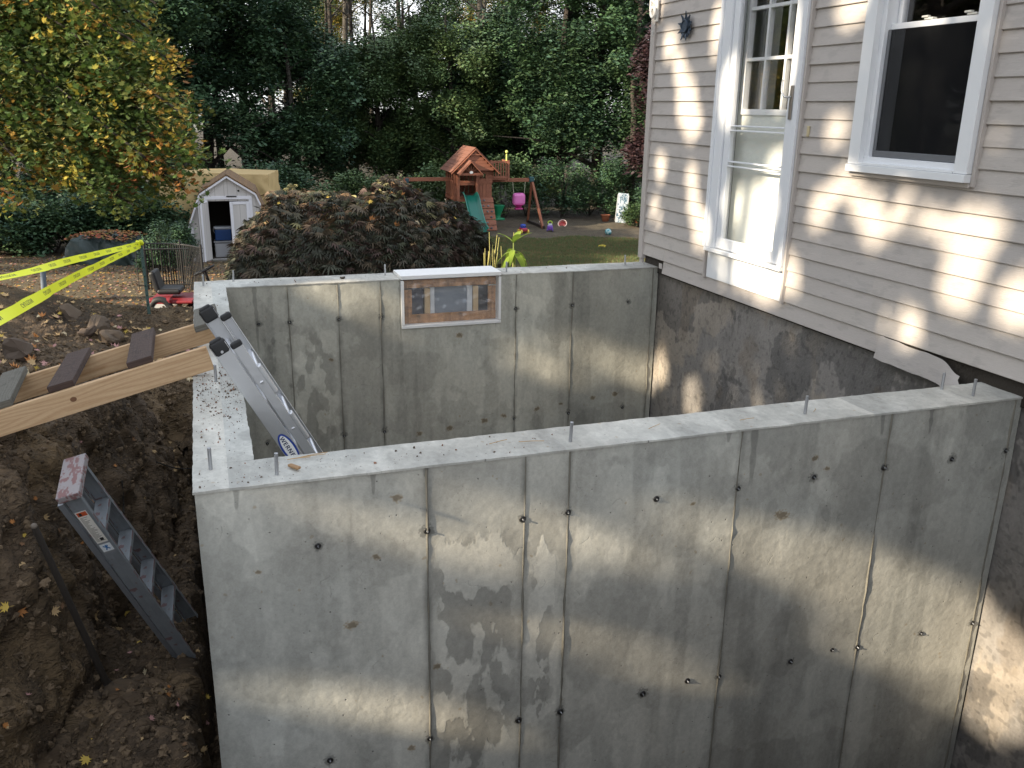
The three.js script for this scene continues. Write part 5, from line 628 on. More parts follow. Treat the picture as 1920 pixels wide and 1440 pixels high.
const WT = 'tall dark green tree of the woods ', specs = [
  [395, 40, 15, 3.4, 1.0, 'dark', WT + 'behind the shed'], [470, 43, 17, 3.6, 1.5, 'dark', WT + 'behind the shed'], [330, 37, 13, 3.2, 0.6, 'dark', WT + 'behind the tan tarpaulin'], [255, 38, 15, 3.4, 0.8, 'dark', WT + 'behind the tarp covered heap'], [180, 36, 14, 3.4, 0.4, 'dark', WT + 'behind the tarp covered heap'], [90, 35, 14, 3.4, 0.3, 'dark', WT + 'behind the tarp covered heap'], [10, 36, 15, 3.6, 0.3, 'dark', WT + 'behind the tarp covered heap'], [-80, 37, 15, 3.6, 0.3, 'dark', WT + 'behind the tarp covered heap'],
  [560, 41, 9.0, 2.6, 0.5, 'dark', 'low bushy green tree behind the drooping maple'], [640, 47, 7.6, 2.4, 0.4, 'mid', 'slim light green tree behind the drooping maple'], [715, 44, 8.8, 2.3, 0.4, 'mid', 'light green leafy tree left of the play set'], [785, 46, 9.4, 2.4, 0.5, 'mid', 'light green leafy tree behind the swing beam'], [850, 43, 8.6, 2.4, 0.4, 'mid', 'light green leafy tree behind the play tower'], [920, 45, 9.0, 2.5, 0.4, 'dark', 'dark green tree behind the balcony of the play set'], [985, 44, 8.6, 2.5, 0.3, 'dark', 'dark green tree behind the pink swing'],
  [1050, 43, 15, 3.4, 0.5, 'dark', WT + 'behind the toy bowl'], [1120, 42, 16, 3.5, 0.6, 'dark', WT + 'behind the worn board'], [1190, 41, 15, 3.4, 0.4, 'dark', WT + 'next to the house corner'], [1270, 43, 15, 3.5, 0.5, 'dark', WT + 'next to the house corner'],
  [520, 60, 19, 3.8, 4, 'dark', 'far tall tree seen over the low green trees'], [600, 66, 15, 3.6, 3, 'yellow', 'far tree with yellowing leaves seen over the low green trees'], [690, 70, 14, 3.6, 3, 'yellow', 'far tree with yellowing leaves seen over the low green trees'], [760, 58, 17, 3.0, 6, 'dark', 'far tall tree seen over the low green trees'], [1000, 62, 14, 3.4, 2, 'yellow', 'far tree with yellowing leaves seen over the low green trees'], [930, 70, 15, 3.6, 3, 'yellow', 'far tree with yellowing leaves seen over the low green trees'], [850, 75, 16, 4, 3, 'yellow', 'far tree with yellowing leaves seen over the low green trees'], [1060, 60, 18, 3.6, 5, 'dark', 'far tall tree seen over the low green trees'], [575, 72, 20, 3.8, 7, 'dark', 'far tall tree seen over the low green trees'], [655, 76, 21, 3.8, 8, 'mid', 'far tall pale green tree seen over the low green trees'], [815, 66, 19, 3.6, 7, 'dark', 'far tall tree seen over the low green trees'], [960, 74, 20, 3.8, 8, 'dark', 'far tall tree seen over the low green trees'], [885, 80, 22, 4, 8, 'mid', 'far tall pale green tree seen over the low green trees'],
];
specs.forEach(([px, d, h, rx, b, k, lab], i) => woodTree(px, d, h, rx, b, k, 500 + i * 13, lab, k === 'mid' ? (d > 60 ? 380 : 900) : k === 'yellow' ? 380 : d > 55 ? 420 : 950));
woodTree(1222, 36, 7.4, 1.1, 1.6, 'purple', 911, 'slender purple leaved tree beside the house corner', 260);
// bare straight pine trunks standing in the gaps
for (const [px, d, h, r] of [[628, 50, 20, 0.2], [655, 52, 22, 0.24], [668, 49, 20, 0.17], [700, 55, 20, 0.16], [893, 52, 20, 0.26], [905, 56, 21, 0.2], [760, 48, 18, 0.13], [548, 47, 19, 0.2], [620, 58, 20, 0.16], [418, 42, 17, 0.18], [1180, 39, 16, 0.2]]) {
  const p = atD(px, 330, d); p.y = ground(p.x, p.z) - 0.1; const t = thing('pine_tree', 'straight bare pine trunk with high thin branches among the green trees', 'tree', p, 0, 'pine trunks in the woods'), seed = Math.round(px * 7 + d); part(t, 'trunk', limbs(h, r, V(0.3, 0, 0.2), seed, 16, 0.42, 0.14), bark[px === 418 ? 2 : px % 2 ? 1 : 0]); const R = rng(seed), s = []; for (let k = 0; k < 90; k++) { const y = h * (0.5 + 0.5 * R()), a = R() * 6.283, q = (h - y) * 0.22 + 0.5; s.push([Math.cos(a) * q * R(), y, Math.sin(a) * q * R(), 0.9]); } crown(t, 'crown', fineClump, leafMat, darkGreens, s, seed);
}
// undergrowth along the edge of the woods and small shrubs by the shed
function shrub(p, w, h, pick, seed, label, n, geos = fineClump, name = 'shrub', sc = 0.8, group = 'undergrowth shrubs along the woods') { p.y = ground(p.x, p.z); const t = thing(name, label, 'shrub', p, 0, group), R = rng(seed), st = []; for (let k = 0; k < 7; k++) { const a = R() * 6.283; st.push(rod(V(0, -0.05, 0), V(Math.cos(a) * w * 0.5, h * (0.6 + 0.3 * R()), Math.sin(a) * w * 0.5), 0.018, 0.005, 5)); } part(t, 'stem', merge(st), bark[0]); crown(t, 'foliage', geos, leafMat, pick, fill(R, lobes(R, 9, 0, h * 0.5, 0, w * 0.75, h * 0.42, w * 0.75), n, sc), seed); return t; }
{ let s = 40; for (let px = -60; px < 1290; px += 58) { const R = rng(s * 17); shrub(atD(px + 30 * R(), 400, px > 700 ? 38.2 + 1.2 * R() : 33.5 + 2 * R()), 1.5 + 0.5 * R(), 1.5 + 1.3 * R(), px > 560 && px < 1000 ? midGreens : darkGreens, s++, 'leafy undergrowth shrub at the foot of the woods ' + (px < 150 ? 'under the maple boughs' : px < 330 ? 'behind the tarp covered heap' : px < 520 ? 'behind the shed' : px < 760 ? 'behind the laceleaf maple' : px < 900 ? 'behind the play tower' : px < 1030 ? 'behind the swings' : px < 1150 ? 'behind the toy bowl and ball' : 'beside the house corner'), 150); } }
for (let k = 0; k < 11; k++) { const R = rng(2000 + k * 3), px = -70 + k * 42; shrub(atD(px, 430, px > 120 && px < 300 ? 27.6 + R() : 26 + 2.5 * R()), 1.3 + 0.4 * R(), 1.5 + 0.9 * R(), darkGreens, 2100 + k, 'dark leafy shrub between the leaf litter and the woods ' + (px < 130 ? 'under the maple boughs' : px < 290 ? 'behind the tarp covered heap' : 'beside the tan tarpaulin'), 170); }
for (const [px, d, h, w] of [[287, 21, 1.05, 0.42], [312, 20.5, 1.15, 0.4], [336, 21.5, 1.25, 0.42]]) shrub(atD(px, 470, d), w, h, darkGreens, Math.round(px), 'small dark evergreen shrub between the iron fence and the shed', 150, fineClump, 'evergreen_shrub', 0.42, 'small evergreens by the shed');
{ shrub(atD(1195, 420, 36), 0.8, 0.9, midGreens, 611, 'low shrub growing by the clay pot at the house corner', 90, fineClump, 'shrub', 0.6); }

// ---- maple whose turning branches hang into the picture
{
  const p = onGround(V(-5.6, 0, -15.2)), t = thing('maple_tree', 'large maple with green, yellow and orange leaves drooping over the shed', 'tree', p), R = rng(801), list = [limbs(11, 0.26, V(0.8, 0, 0.4), 802, 10, 0.3, 0.35)], spots = [];
  // boughs sweep out and droop towards the house; each carries leafy twigs
  const tips = []; for (let k = 0; k < 46; k++) { const px = lerp(-60, 395, Math.pow(R(), 0.8)), top = 0, lim = px < 130 ? 300 + 60 * R() : px < 300 ? 385 : 320, py = lerp(-160, lim, R()); if (px > 300 - 0.0 * py && py < 130 && px > 280 + 0.4 * py) continue; if (px > 350 && (py < 270 || py > 320)) continue; tips.push(atD(px, py, 10.6 + 2.6 * R())); }
  for (const [px, py, d] of [[388, 302, 11.6], [340, 345, 11.8], [352, 360, 12.0], [250, 385, 11.5], [300, 130, 12], [345, 205, 12], [335, 255, 11.7], [285, 60, 12.4], [265, 10, 12.6], [200, 350, 11.4], [20, 280, 11], [30, 375, 10.8]]) tips.push(atD(px, py, d));
  for (const tip of tips) {
    const s = V(p.x + 0.6 * R(), tip.y + 1.3 + 1.6 * R() - p.y + p.y, p.z + 0.4 * R()), mid = s.clone().lerp(tip, 0.55).add(V(0, 0.45, 0)), c = new THREE.CatmullRomCurve3([s, mid, tip]);
    const g = new THREE.TubeGeometry(c, 10, 0.016, 5, false).translate(-p.x, -p.y, -p.z); list.push(g);
    for (let k = 0; k < 62; k++) { const u = 0.52 + 0.48 * Math.pow(R(), 0.75), q = c.getPointAt(u), w = 0.42 * (1.05 - u * 0.55); spots.push([q.x - p.x + (R() - 0.5) * 2 * w, q.y - p.y + (R() - 0.65) * w * 1.2, q.z - p.z + (R() - 0.5) * 2 * w, 0.66 + 0.4 * R(), u]); }
  }
  part(t, 'trunk', merge(list), bark[0]);
  const green = palette([[0.078, 0.132, 0.03], [0.1, 0.152, 0.034], [0.066, 0.115, 0.03], [0.145, 0.17, 0.036]]), gold = palette([[0.40, 0.31, 0.05], [0.42, 0.25, 0.055], [0.30, 0.28, 0.045]]), red = palette([[0.34, 0.12, 0.04], [0.38, 0.17, 0.05]]);
  const a = [], b = [], r = []; for (const s of spots) { const low = s[0] + p.x > -1.1 && s[1] + p.y < 1.15 ? 0.1 : 0, k = R() + 0.33 * (s[4] - 0.6) + low; (k > 1.11 && s[4] > 0.85 ? r : k > 0.93 ? b : a).push(s); }
  crown(t, 'crown', mapleClump, mapleMat, green, a, 811); crown(t, 'crown', mapleClump, mapleMat, gold, b, 821); crown(t, 'crown', mapleClump.slice(0, 1), mapleMat, red, r, 831);
}
// ---- trees standing left of the site, out of the picture: they shade it and let spots of sun through
const GAPS = (() => {
  const o = [], put = (x, y, z, r, ry) => o.push([y + (SUN.y / SUN.x) * (XH - x), z + (SUN.z / SUN.x) * (XH - x), r, ry ?? r]);
  const wall = [[1.55, -7.38, 0.13, 0.2], [1.36, -7.26, 0.1, 0.12], [1.80, -7.55, 0.05, 0.12], [2.04, -7.8, 0.1], [0.95, -7.8, 0.06, 0.1], [0.88, -7.19, 0.05, 0.1], [0.52, -7.85, 0.06, 0.1], [0.6, -7.1, 0.07], [0.45, -6.93, 0.1, 0.14], [0.87, -4.87, 0.11, 0.09], [0.76, -4.79, 0.08], [0.86, -4.45, 0.09, 0.1], [0.83, -4.15, 0.07], [0.82, -3.95, 0.09, 0.12], [0.17, -4.42, 0.11, 0.1], [0.51, -4.03, 0.1, 0.07], [0.48, -3.6, 0.1], [1.0, -5.12, 0.07], [0.8, -5.36, 0.06, 0.1], [2.14, -5.28, 0.12, 0.07], [0.28, -5.62, 0.06, 0.1], [2.12, -6.95, 0.05, 0.2], [1.6, -6.62, 0.05, 0.25], [0.72, -6.3, 0.22, 0.2], [0.52, -6.2, 0.22, 0.2], [0.8, -6.02, 0.1, 0.14], [0.25, -6.4, 0.2, 0.12], [0.15, -6.0, 0.22, 0.1], [1.13, -6.04, 0.07], [1.75, -6.1, 0.05, 0.2], [-1.12, -6.98, 0.07, 0.14], [-1.0, -7.6, 0.06, 0.1], [1.35, -5.3, 0.06], [2.4, -8.0, 0.08], [1.9, -5.9, 0.04, 0.3]];
  for (const [y, z, r, ry] of wall) put(XH, y, z, r, ry);
  put(XH, -1.72, -3.36, 0.27, 0.36); put(XH, -1.55, -3.05, 0.06, 0.16); put(3.4, -1.05, ZN, 0.13, 0.2); put(2.7, -0.72, ZN, 0.08, 0.1); put(1.5, -0.45, ZN, 0.05, 0.08); put(0.6, -1.2, ZN, 0.05, 0.07); put(1.8, -1.15, ZN, 0.06, 0.08); put(0.8, -0.35, ZN, 0.03, 0.06);
  put(1.4, -0.25, ZFI, 0.12, 0.13); put(2.6, -0.75, ZFI, 0.10, 0.12); put(3.9, -1.0, ZFI, 0.07, 0.12);
  put(3.1, 0.05, -9.1, 0.35); put(1.4, 0.4, -12.3, 0.5, 0.16); put(2.4, 0.35, -12.2, 0.4, 0.12); put(0.6, 0.1, -12.3, 0.3, 0.14);
  return o;
})();
{
  const plan = [[-12.5, 4.5, 9.0], [-11.5, 1.5, 9.5], [-13.2, -3.2, 9.6], [-11.2, -5.2, 9.2], [-13.8, -6.4, 9.0], [-14.2, -1.1, 9.6], [-13, -22.5, 10], [-15, -26, 10], [-14, -32, 10], [-16, -38, 11]];
  plan.forEach(([x, z, h], i) => {
    const p = onGround(V(x, 0, z)), R = rng(950 + i * 7), near = i < 6, t = thing('shade_tree', near ? 'broad leafy tree to the left of the trench that shades the walls' : 'leafy tree on the left edge of the lawn', 'tree', p, 0, near ? 'trees shading the building site' : 'trees along the left of the lawn'), up = -p.y; part(t, 'trunk', limbs(h + up, 0.24, V(0.4, 0, 0.3), 960 + i, 10, 0.3, 0.32), bark[0]);
    const L = lobes(R, 22, 0, up + (near ? 6.2 : 6), 0, 2.9, near ? 4.6 : 4.4, 2.9), all = fill(R, L, near ? 26000 : 1500, near ? 0.19 : 1.2), keep = [];
    for (const s of all) { if (near) { const wx = s[0] + p.x, wy = s[1] + p.y, wz = s[2] + p.z, yy = wy + (SUN.y / SUN.x) * (XH - wx), zz = wz + (SUN.z / SUN.x) * (XH - wx); let open = false; for (const [gy, gz, r, ry] of GAPS) if (((zz - gz) / (r + 0.105)) ** 2 + ((yy - gy) / (ry + 0.105)) ** 2 < 1) { open = true; break; } if (open) continue; } keep.push(s); }
    crown(t, 'crown', near ? [ovalLeaf] : leafyClump, leafMat, midGreens, keep, 970 + i);
  });
}
// ---- drooping laceleaf maple behind the far wall
const BUSH = onGround(atD(672, 505, 12.1));
const bushR = (a) => 1 + 0.10 * Math.sin(a * 2 + 0.6) + 0.07 * Math.sin(a * 5 + 2);
const bushTop = (x, z) => { const q = Math.hypot(x / 1.78, z / 1.5); return q >= 1 ? -1 : (0.31 - BUSH.y) * Math.pow(1 - q ** 3.2, 0.6) * (1 + 0.2 * fbm(x * 1.5 + 4, z * 1.5, 3) + 0.1 * fbm(x * 4.2, z * 4.2 + 7, 2)); };
{
  const t = thing('laceleaf_maple', 'wide drooping laceleaf maple with dark feathery leaves behind the far wall', 'shrub', BUSH, -YAW), R = rng(1201), spots = [], topSpots = [], blade = (() => { const list = []; for (let q = 0; q < 7; q++) { const lf = [], tx = (R() - 0.5) * 0.9, ty = R() * 6.283, sz = 0.7 + 0.6 * R(); for (let k = 0; k < 7; k++) { const a = (k - 3) * 0.42, L = (0.1 - 0.011 * Math.abs(k - 3)) * sz, wd = 0.0068 * sz, g = new THREE.BufferGeometry(); g.setAttribute('position', new THREE.Float32BufferAttribute([0, 0, 0, wd, 0, L * 0.45, 0, -0.25 * L, L, -wd, 0, L * 0.45], 3)); g.setIndex([0, 1, 2, 0, 2, 3]); g.computeVertexNormals(); g.rotateY(a); lf.push(g); } const m = merge(lf); m.rotateX(0.55 + tx).rotateY(ty).translate((R() - 0.5) * 0.16, (R() - 0.5) * 0.12, (R() - 0.5) * 0.16); list.push(m); } for (let k = 0; k < 3; k++) { const L = 0.085 + 0.085 * R(), g = new THREE.BufferGeometry(), w = 0.0062; g.setAttribute('position', new THREE.Float32BufferAttribute([0, 0, 0, w, -L * 0.45, 0.004, 0, -L, 0.012, -w, -L * 0.45, 0.004], 3)); g.setIndex([0, 1, 2, 0, 2, 3]); g.computeVertexNormals(); g.rotateX((R() - 0.42) * 2.1); g.rotateY(R() * 6.283); g.translate((R() - 0.5) * 0.12, (R() - 0.5) * 0.09, (R() - 0.5) * 0.12); list.push(g); } return merge(list); });
  const geos = [blade(), blade(), blade()];
  for (let k = 0; k < 12500; k++) { const a = R() * 6.283, q = Math.sqrt(R()) * 1.02, x = 1.78 * q * Math.cos(a) * bushR(a), z = 1.5 * q * Math.sin(a), hgt = Math.max(0.05, bushTop(x / bushR(a), z)), inner = R() < 0.4 ? R() * 0.3 : 0.06 * R(); const y = hgt - inner - (q > 0.9 ? R() * hgt * 0.9 : 0); const s = [x, y + 0.03 * R() + (R() < 0.05 ? 0.16 * R() : 0), z, 0.85 + 0.6 * R()]; (y > 1.36 && R() < 0.4 ? topSpots : spots).push(s); }
  for (let k = 0; k < 5000; k++) { const a = R() * 6.283, y = R() * 1.25, q = Math.pow(Math.max(0, 1 - Math.pow(y / 1.75, 1.6)), 0.38) * (0.93 + 0.09 * R()); spots.push([1.78 * q * Math.cos(a) * bushR(a), y, 1.5 * q * Math.sin(a), 0.9 + 0.6 * R()]); }
  const st = []; for (let k = 0; k < 34; k++) { const a = R() * 6.283, c = [V(0, 0, 0), V(Math.cos(a) * 0.5, 1.2 + 0.3 * R(), Math.sin(a) * 0.5), V(Math.cos(a) * 1.2, 1.25, Math.sin(a) * 1.0), V(Math.cos(a) * 1.65, 0.5, Math.sin(a) * 1.4)]; st.push(tube(c, 0.012 + 0.012 * R(), 14, 5)); } part(t, 'stem', merge(st), bark[2]);
  crown(t, 'foliage', geos, denseMat, palette([[0.055, 0.058, 0.038], [0.072, 0.062, 0.042], [0.044, 0.046, 0.032], [0.078, 0.048, 0.038], [0.058, 0.064, 0.034], [0.105, 0.08, 0.05]]), spots, 1210); crown(t, 'dry_leaves', geos.slice(0, 2), denseMat, palette([[0.26, 0.16, 0.085], [0.15, 0.1, 0.065], [0.2, 0.18, 0.08], [0.07, 0.065, 0.045]]), topSpots, 1220);
  // litter caught inside keeps the middle dark
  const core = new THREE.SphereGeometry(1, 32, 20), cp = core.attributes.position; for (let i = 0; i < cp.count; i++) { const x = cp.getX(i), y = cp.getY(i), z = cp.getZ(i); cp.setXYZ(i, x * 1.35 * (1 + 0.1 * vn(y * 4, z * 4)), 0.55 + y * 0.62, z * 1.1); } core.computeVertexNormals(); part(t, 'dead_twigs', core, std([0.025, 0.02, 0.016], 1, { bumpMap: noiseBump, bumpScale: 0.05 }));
}
{ // tall weed with long bright leaves just behind the wall
  const p = onGround(atD(958, 520, 9.5)), topP = atD(963, 455, 9.3), t = thing('pokeweed', 'sunlit weed with long bright green leaves behind the far wall', 'plant', p), q = topP.clone().sub(p), gm2 = foliage(0.5, 0.45); gm2.color = col(0.26, 0.36, 0.045);
  part(t, 'stem', tube([V(0, -0.05, 0), q.clone().multiplyScalar(0.5).add(V(0.02, 0, 0)), q], 0.008, 16, 6), std([0.16, 0.2, 0.05], 0.7));
  const R = rng(1301); for (let k = 0; k < 13; k++) { const L = 0.13 + 0.11 * R(), w = L * 0.19, a = k * 2.4, up = k < 4 ? 0.9 : 0.15, P = [], I = [], n = 8; for (let i = 0; i <= n; i++) { const s = i / n, ww = w * Math.pow(Math.sin(Math.PI * Math.min(1, 0.08 + 0.92 * s)), 0.8), fw = L * s, y = up * L * s - (k < 4 ? 0.35 : 1.15) * L * s * s; P.push(-ww, y + 0.25 * ww, fw, 0, y, fw, ww, y + 0.25 * ww, fw); if (i) { const o = i * 3; I.push(o - 3, o, o - 2, o - 2, o, o + 1, o - 2, o + 1, o - 1, o - 1, o + 1, o + 2); } } const g = new THREE.BufferGeometry(); g.setAttribute('position', new THREE.Float32BufferAttribute(P, 3)); g.setIndex(I); g.computeVertexNormals(); g.rotateY(a).translate(q.x, q.y - (k < 4 ? 0 : 0.02 + 0.012 * k), q.z); part(t, 'leaf', g, gm2); }
  const s = thing('dry_stalks', 'thin pale grass stalks beside the bright green weed', 'plant', p.clone().add(V(-0.12, 0, 0.02))), sm = std([0.42, 0.38, 0.13], 0.8); for (let k = 0; k < 15; k++) { const x = -0.2 + 0.4 * R(), top = V(x + 0.12 * (R() - 0.3), -p.y - 0.02 + 0.2 * R() * (k < 4 ? 1.4 : 0.7), 0.06 * R()); part(s, 'stalk', tube([V(x - 0.05, -0.05, 0), V(x, (top.y) * 0.5, 0), top], 0.0035, 10, 5), sm); }
}
const rc = new THREE.Raycaster();
function siteHit(px, py) { rc.set(EYE, ray(px, py).normalize()); const h = rc.intersectObject(siteGround)[0]; return h && { p: h.point, n: h.face.normal.clone().multiplyScalar(Math.sign(h.face.normal.y) || 1).lerp(V(0, 1, 0), 0.25).normalize() }; }
// ---- stones on the heap
{ const R = rng(1401), sm = [std([0.085, 0.060, 0.043], 0.9, { bumpMap: noiseBump, bumpScale: 0.012, flatShading: true }), std([0.12, 0.088, 0.062], 0.9, { bumpMap: noiseBump, bumpScale: 0.012, flatShading: true })];
  for (const [px, py, r, lab] of [[137, 592, 0.12, 'rounded brown stone on the earth heap under the tape'], [183, 612, 0.16, 'angular brown stone on the earth heap next to the ramp'], [205, 640, 0.12, 'flat dark stone beside the angular stone near the ramp'], [38, 665, 0.12, 'brown stone half buried near the end of the ramp'], [60, 455, 0.3, 'large dark stone at the far edge of the earth heap'], [160, 628, 0.08, 'small stone wedged in the earth heap near the angular stone'], [215, 560, 0.07, 'small brown stone near the foot of the green post']]) { const p = (siteHit(px, py) ?? { p: hit(px, py) }).p, g = roughen(new THREE.IcosahedronGeometry(r, 2).scale(1.15, 0.7, 0.9), r * 0.75, 0.95 / r, px), o = solo('stone', g, sm[px % 2], lab, 'stone', 'stones in the dug earth'); o.position.copy(p).add(V(0, r * 0.2, 0)); o.rotation.y = R() * 6; }
  const clod = roughen(new THREE.IcosahedronGeometry(1, 1), 1.1, 1.7, 4), n = 17000, im = new THREE.InstancedMesh(clod, std([1, 1, 1], 0.95, { flatShading: true }), n); im.name = 'soil_clods'; im.userData.kind = 'stuff'; let k = 0, guard = 0;
  const SP = siteGround.geometry.attributes.position; while (k < n && guard++ < 400000) { const v = siteTris[Math.floor(R() * siteTris.length)], x = SP.getX(v) + 0.02 * (R() - 0.5), y = SP.getY(v), z = SP.getZ(v) + 0.02 * (R() - 0.5); if (x < -3.2 || dirtness(x, z) < 0.5 || (x > -0.2 && z > -8.5)) continue; const s = 0.003 + 0.007 * R() + 0.022 * R() ** 6; ge.set(R() * 6, R() * 6, R() * 6); gm.compose(V(x, y + s * 0.1, z), gq.setFromEuler(ge), V(s, s * 0.8, s)); im.setMatrixAt(k, gm); const c = 0.5 + 0.9 * R(); im.setColorAt(k++, col(0.14 * c, 0.097 * c, 0.058 * c)); }
  tag(im, 'loose crumbs and clods of dark brown earth', 'soil', null, 'stuff'); scene.add(im);
}
// ---- fallen leaves: the ones that can be picked out are things, the rest is litter
const leafShapes = [0, 1, 2, 3].map((s) => mapleLeaf([0.5, 0.9, -0.5, 0.3][s], 60 + s));
const leafColours = { yellow: [0.55, 0.38, 0.07], tan: [0.46, 0.31, 0.15], orange: [0.42, 0.17, 0.045], pink: [0.42, 0.22, 0.2], brown: [0.2, 0.105, 0.05], pale: [0.55, 0.45, 0.28] }, leafMats = {}; for (const [k, c] of Object.entries(leafColours)) leafMats[k] = std(c, 0.75, { side: THREE.DoubleSide });
function dropLeaf(p, nrm, size, colour, R, where) { const m = solo('fallen_leaf', leafShapes[Math.floor(R() * 4)], leafMats[colour], colour + ' maple leaf fallen ' + where, 'leaf', colour + ' leaves fallen ' + where); m.position.copy(p).addScaledVector(nrm, size * 0.06 + 0.004); m.quaternion.setFromUnitVectors(V(0, 0, 1), nrm).multiply(new THREE.Quaternion().setFromEuler(new THREE.Euler((R() - 0.5) * 0.7, (R() - 0.5) * 0.7, R() * 6.283))); m.scale.setScalar(size); return m; }
{
  const R = rng(1501), kinds = ['yellow', 'tan', 'tan', 'orange', 'pink', 'brown', 'pale', 'tan'], pickK = () => kinds[Math.floor(R() * kinds.length)];
  let n = 0, guard = 0; while (n < 175 && guard++ < 4000) { const px = 366 * R(), py = lerp(505, 720, Math.pow(R(), 0.8)); const h = siteHit(px, py); if (!h) continue; const p = h.p; if (p.z > -6.0 && p.x > -0.9) continue; if (dirtness(p.x, p.z) < 0.4) continue; if (fbm(px * 0.02, py * 0.03, 2) < -0.12) continue; dropLeaf(p, h.n, 0.06 + 0.06 * R(), pickK(), R, 'on the earth heap'); n++; }
  n = 0; guard = 0; while (n < 85 && guard++ < 3000) { const px = 400 * R(), py = lerp(800, 1440, R()); if (px > 360 + (py - 930) * 0.078) continue; const h = siteHit(px, py); if (!h) continue; const p = h.p; if (p.x > -0.2 || (fbm(px * 0.012 + 5, py * 0.012, 2) < -0.05 && R() < 0.75)) continue; dropLeaf(p, h.n, 0.035 + 0.06 * R() ** 1.5, pickK(), R, 'in the trench'); n++; }
  for (let k = 0; k < 80; k++) { const a = R() * 6.283, q = Math.sqrt(R()) * 0.95, lx = 1.78 * q * Math.cos(a) * bushR(a), lz = 1.5 * q * Math.sin(a) * 0.95; if (lz < -0.5) continue; const y = bushTop(lx / bushR(a), lz), e = 0.05, nr = V(bushTop(lx - e, lz) - bushTop(lx + e, lz), 0.1, bushTop(lx, lz - e) - bushTop(lx, lz + e)).normalize(); const w = V(lx, y + 0.10, lz).applyAxisAngle(V(0, 1, 0), -YAW).add(BUSH); nr.applyAxisAngle(V(0, 1, 0), -YAW); dropLeaf(w, nr, 0.075 + 0.05 * R(), ['yellow', 'pale', 'yellow', 'tan', 'orange'][Math.floor(R() * 5)], R, 'on the laceleaf maple'); }
  // uncountable litter on the turf
  const lf = leafShapes[0].clone(), N = 15000, im = new THREE.InstancedMesh(lf, std([1, 1, 1], 0.85, { side: THREE.DoubleSide }), N); im.name = 'leaf_litter'; let k = 0; guard = 0; const C = Object.values(leafColours);
  while (k < N && guard++ < 200000) { const x = -9 + 17 * R(), z = -30 + 18.5 * R(), s = along(x, z); if (dirtness(x, z) > 0.75 || (x > 4 && R() < 0.65) || s < 9.5) continue; const nr = groundNormal(x, z, 0.1), z2 = 0.05 + 0.05 * R(); gq.setFromUnitVectors(V(0, 0, 1), nr).multiply(new THREE.Quaternion().setFromEuler(new THREE.Euler((R() - 0.5) * 0.9, (R() - 0.5) * 0.9, R() * 6.283))); gm.compose(V(x, ground(x, z) + 0.012, z), gq, V(z2, z2, z2)); im.setMatrixAt(k, gm); const c = C[Math.floor(R() * 6)], b = 0.28 + 0.5 * R(); im.setColorAt(k++, col(c[0] * b, c[1] * b * 0.9, c[2] * b * 0.8)); } im.count = k; tag(im, 'brown and yellow leaf litter over the yard', 'leaves', null, 'stuff'); scene.add(im);
  // grass
  const tuft = (() => { const list = []; for (let i = 0; i < 9; i++) { const h = 0.05 + 0.06 * R(), w = 0.006, g = new THREE.BufferGeometry(); g.setAttribute('position', new THREE.Float32BufferAttribute([-w, 0, 0, w, 0, 0, 0, h, 0.02], 3)); g.setIndex([0, 1, 2]); g.computeVertexNormals(); g.rotateX((R() - 0.5) * 0.9).rotateY(R() * 6.283).translate((R() - 0.5) * 0.12, 0, (R() - 0.5) * 0.12); list.push(g); } return merge(list); })(), NG = 52000, gi = new THREE.InstancedMesh(tuft, std([1, 1, 1], 0.85, { side: THREE.DoubleSide }), NG); gi.name = 'lawn_grass'; k = 0; guard = 0;
  while (k < NG && guard++ < 400000) { const x = 2 + 18 * R(), z = -36 + 16 * R(), s = along(x, z), n1 = fbm(x * 0.7, z * 0.7, 4); if (s < 21 || s - 0.05 * Math.abs(x - 11) + 0.9 * n1 > 32.6) continue; if (R() > 0.25 + 0.75 * sstep(22, 29, s + 2 * n1)) continue; gm.compose(V(x, ground(x, z) - 0.005, z), gq.setFromEuler(ge.set(0, R() * 6, 0)), V(1, 0.5 + 0.6 * R(), 1)); gi.setMatrixAt(k, gm); const t = R(), b = 0.7 + 0.5 * R(); gi.setColorAt(k++, t < 0.5 ? col(0.15 * b, 0.115 * b, 0.05 * b) : col(0.075 * b, 0.12 * b, 0.036 * b)); } gi.count = k; tag(gi, 'patchy green lawn grass in front of the play set', 'grass', null, 'stuff'); scene.add(gi);
}
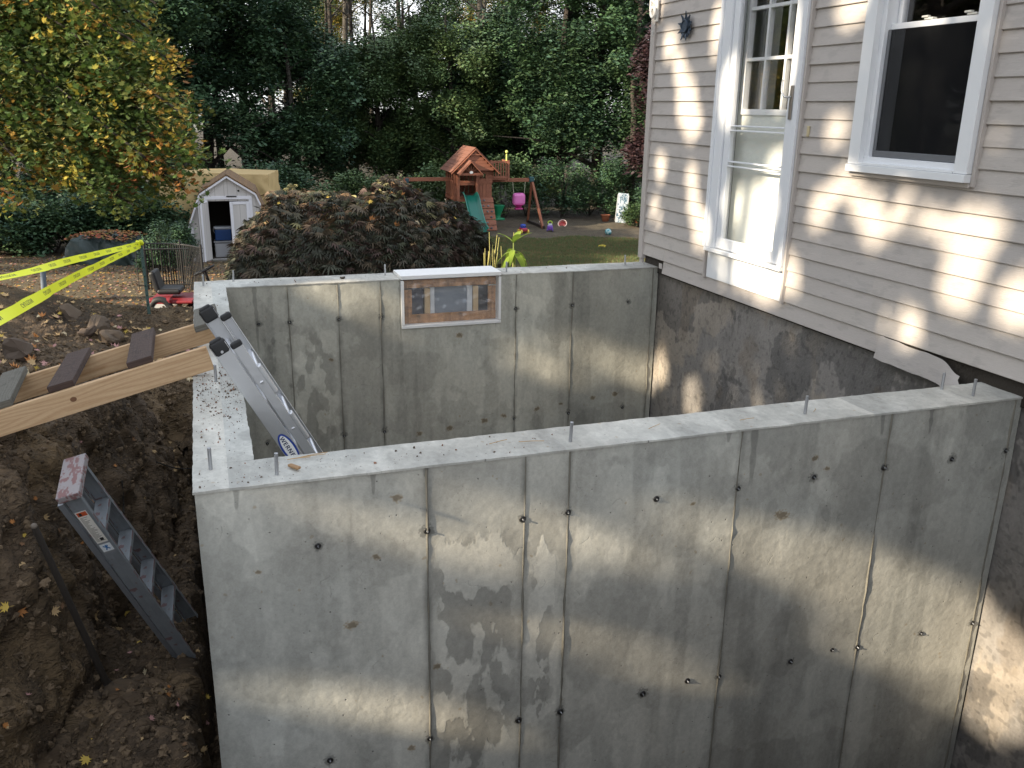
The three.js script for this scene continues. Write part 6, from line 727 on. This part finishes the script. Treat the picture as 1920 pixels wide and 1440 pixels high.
// ---- bits on top of the new walls
{
  const R = rng(1601), crumb = roughen(new THREE.IcosahedronGeometry(1, 1), 0.6, 1.4, 2), N = 800, im = new THREE.InstancedMesh(crumb, std([1, 1, 1], 0.95), N); im.name = 'dirt_crumbs';
  for (let k = 0; k < N; k++) { const u = R(); let x, z; if (u < 0.72) { z = -4.75 + 1.3 * (R() - 0.5) * (R() + 0.35); x = lerp(XL + 0.01, XLI - 0.01, R()); if (u < 0.15) z = lerp(ZFI, ZNI, R()); } else if (u < 0.86) { x = lerp(XL + 0.02, 1.6, R() ** 1.5); z = lerp(ZNI + 0.02, ZN - 0.02, R()); } else { x = lerp(XL, XH, R()); z = lerp(ZFO + 0.05, ZFI - 0.05, R()); if (x > 1.58 && x < 2.6) x = 0.7; } const s = 0.0012 + 0.0042 * R() ** 4; gm.compose(V(x, 0.0075 + s * 0.35, z), gq.setFromEuler(ge.set(R() * 6, R() * 6, R() * 6)), V(s * 1.3, s * 0.7, s)); im.setMatrixAt(k, gm); const b = 1.2 + 1.4 * R(); im.setColorAt(k, R() < 0.35 ? col(0.13 * b, 0.07 * b, 0.045 * b) : col(0.07 * b, 0.055 * b, 0.042 * b)); } tag(im, 'crumbs of dirt and bark on top of the concrete walls', 'dirt', null, 'stuff'); scene.add(im);
  const straw = std([0.42, 0.26, 0.11], 0.8); for (const [x, z, a, L] of [[0.34, -3.71, 0.1, 0.16], [0.37, -3.725, 0.2, 0.12], [0.3, -3.7, 0.02, 0.1], [1.2, -3.64, 0.3, 0.1], [1.35, -3.6, -0.2, 0.12], [2.0, -3.62, 0.5, 0.1], [2.5, -3.58, 0.1, 0.09], [2.92, -3.6, 0.8, 0.06]]) { const o = solo('pine_needle', tube([V(-L / 2, 0, 0), V(0, 0.004, 0.006), V(L / 2, 0, 0)], 0.0016, 8, 4), straw, 'dry orange pine needle lying on the wall top', 'needle', 'pine needles on the wall top'); o.position.set(x, 0.015, z); o.rotation.y = a; }
  { const o = solo('wood_chip', roughen(bx(0.02, 0.012, 0.07), 0.006, 20), std([0.3, 0.18, 0.09], 0.85), 'brown splinter of wood beside a bolt on the wall corner', 'chip'); o.position.set(0.27, 0.02, -3.6); o.rotation.y = 0.5; }
  { const o = solo('pebble', roughen(new THREE.IcosahedronGeometry(0.018, 2).scale(1.4, 0.7, 1), 0.008, 40), std([0.06, 0.05, 0.04], 0.9), 'dark pebble on top of the far wall near the window', 'pebble'); o.position.set(1.12, 0.016, -7.9); }
  { const p = hit(392, 520); }
  // root twigs hanging out of the bank
  for (const [a, b, c, lab] of [[[290, 870, 6.2], [320, 880, 5.9], [358, 882, 5.6], 'thin bent root crossing the trench below the ramp'], [[225, 905, 5.9], [228, 950, 5.7], [226, 1000, 5.6], 'thin root hanging down the trench bank']]) { const q = [a, b, c].map((v) => (siteHit(v[0], v[1]) ?? { p: hit(v[0], v[1], 3) }).p.clone().add(V(0.015, 0.015, 0))); const g = tube(q.map((v) => v.clone().sub(q[0])), 0.006, 16, 5), o = solo('root_twig', g, bark[1], lab, 'root'); o.position.copy(q[0]); }
}
renderer.render(scene, camera);
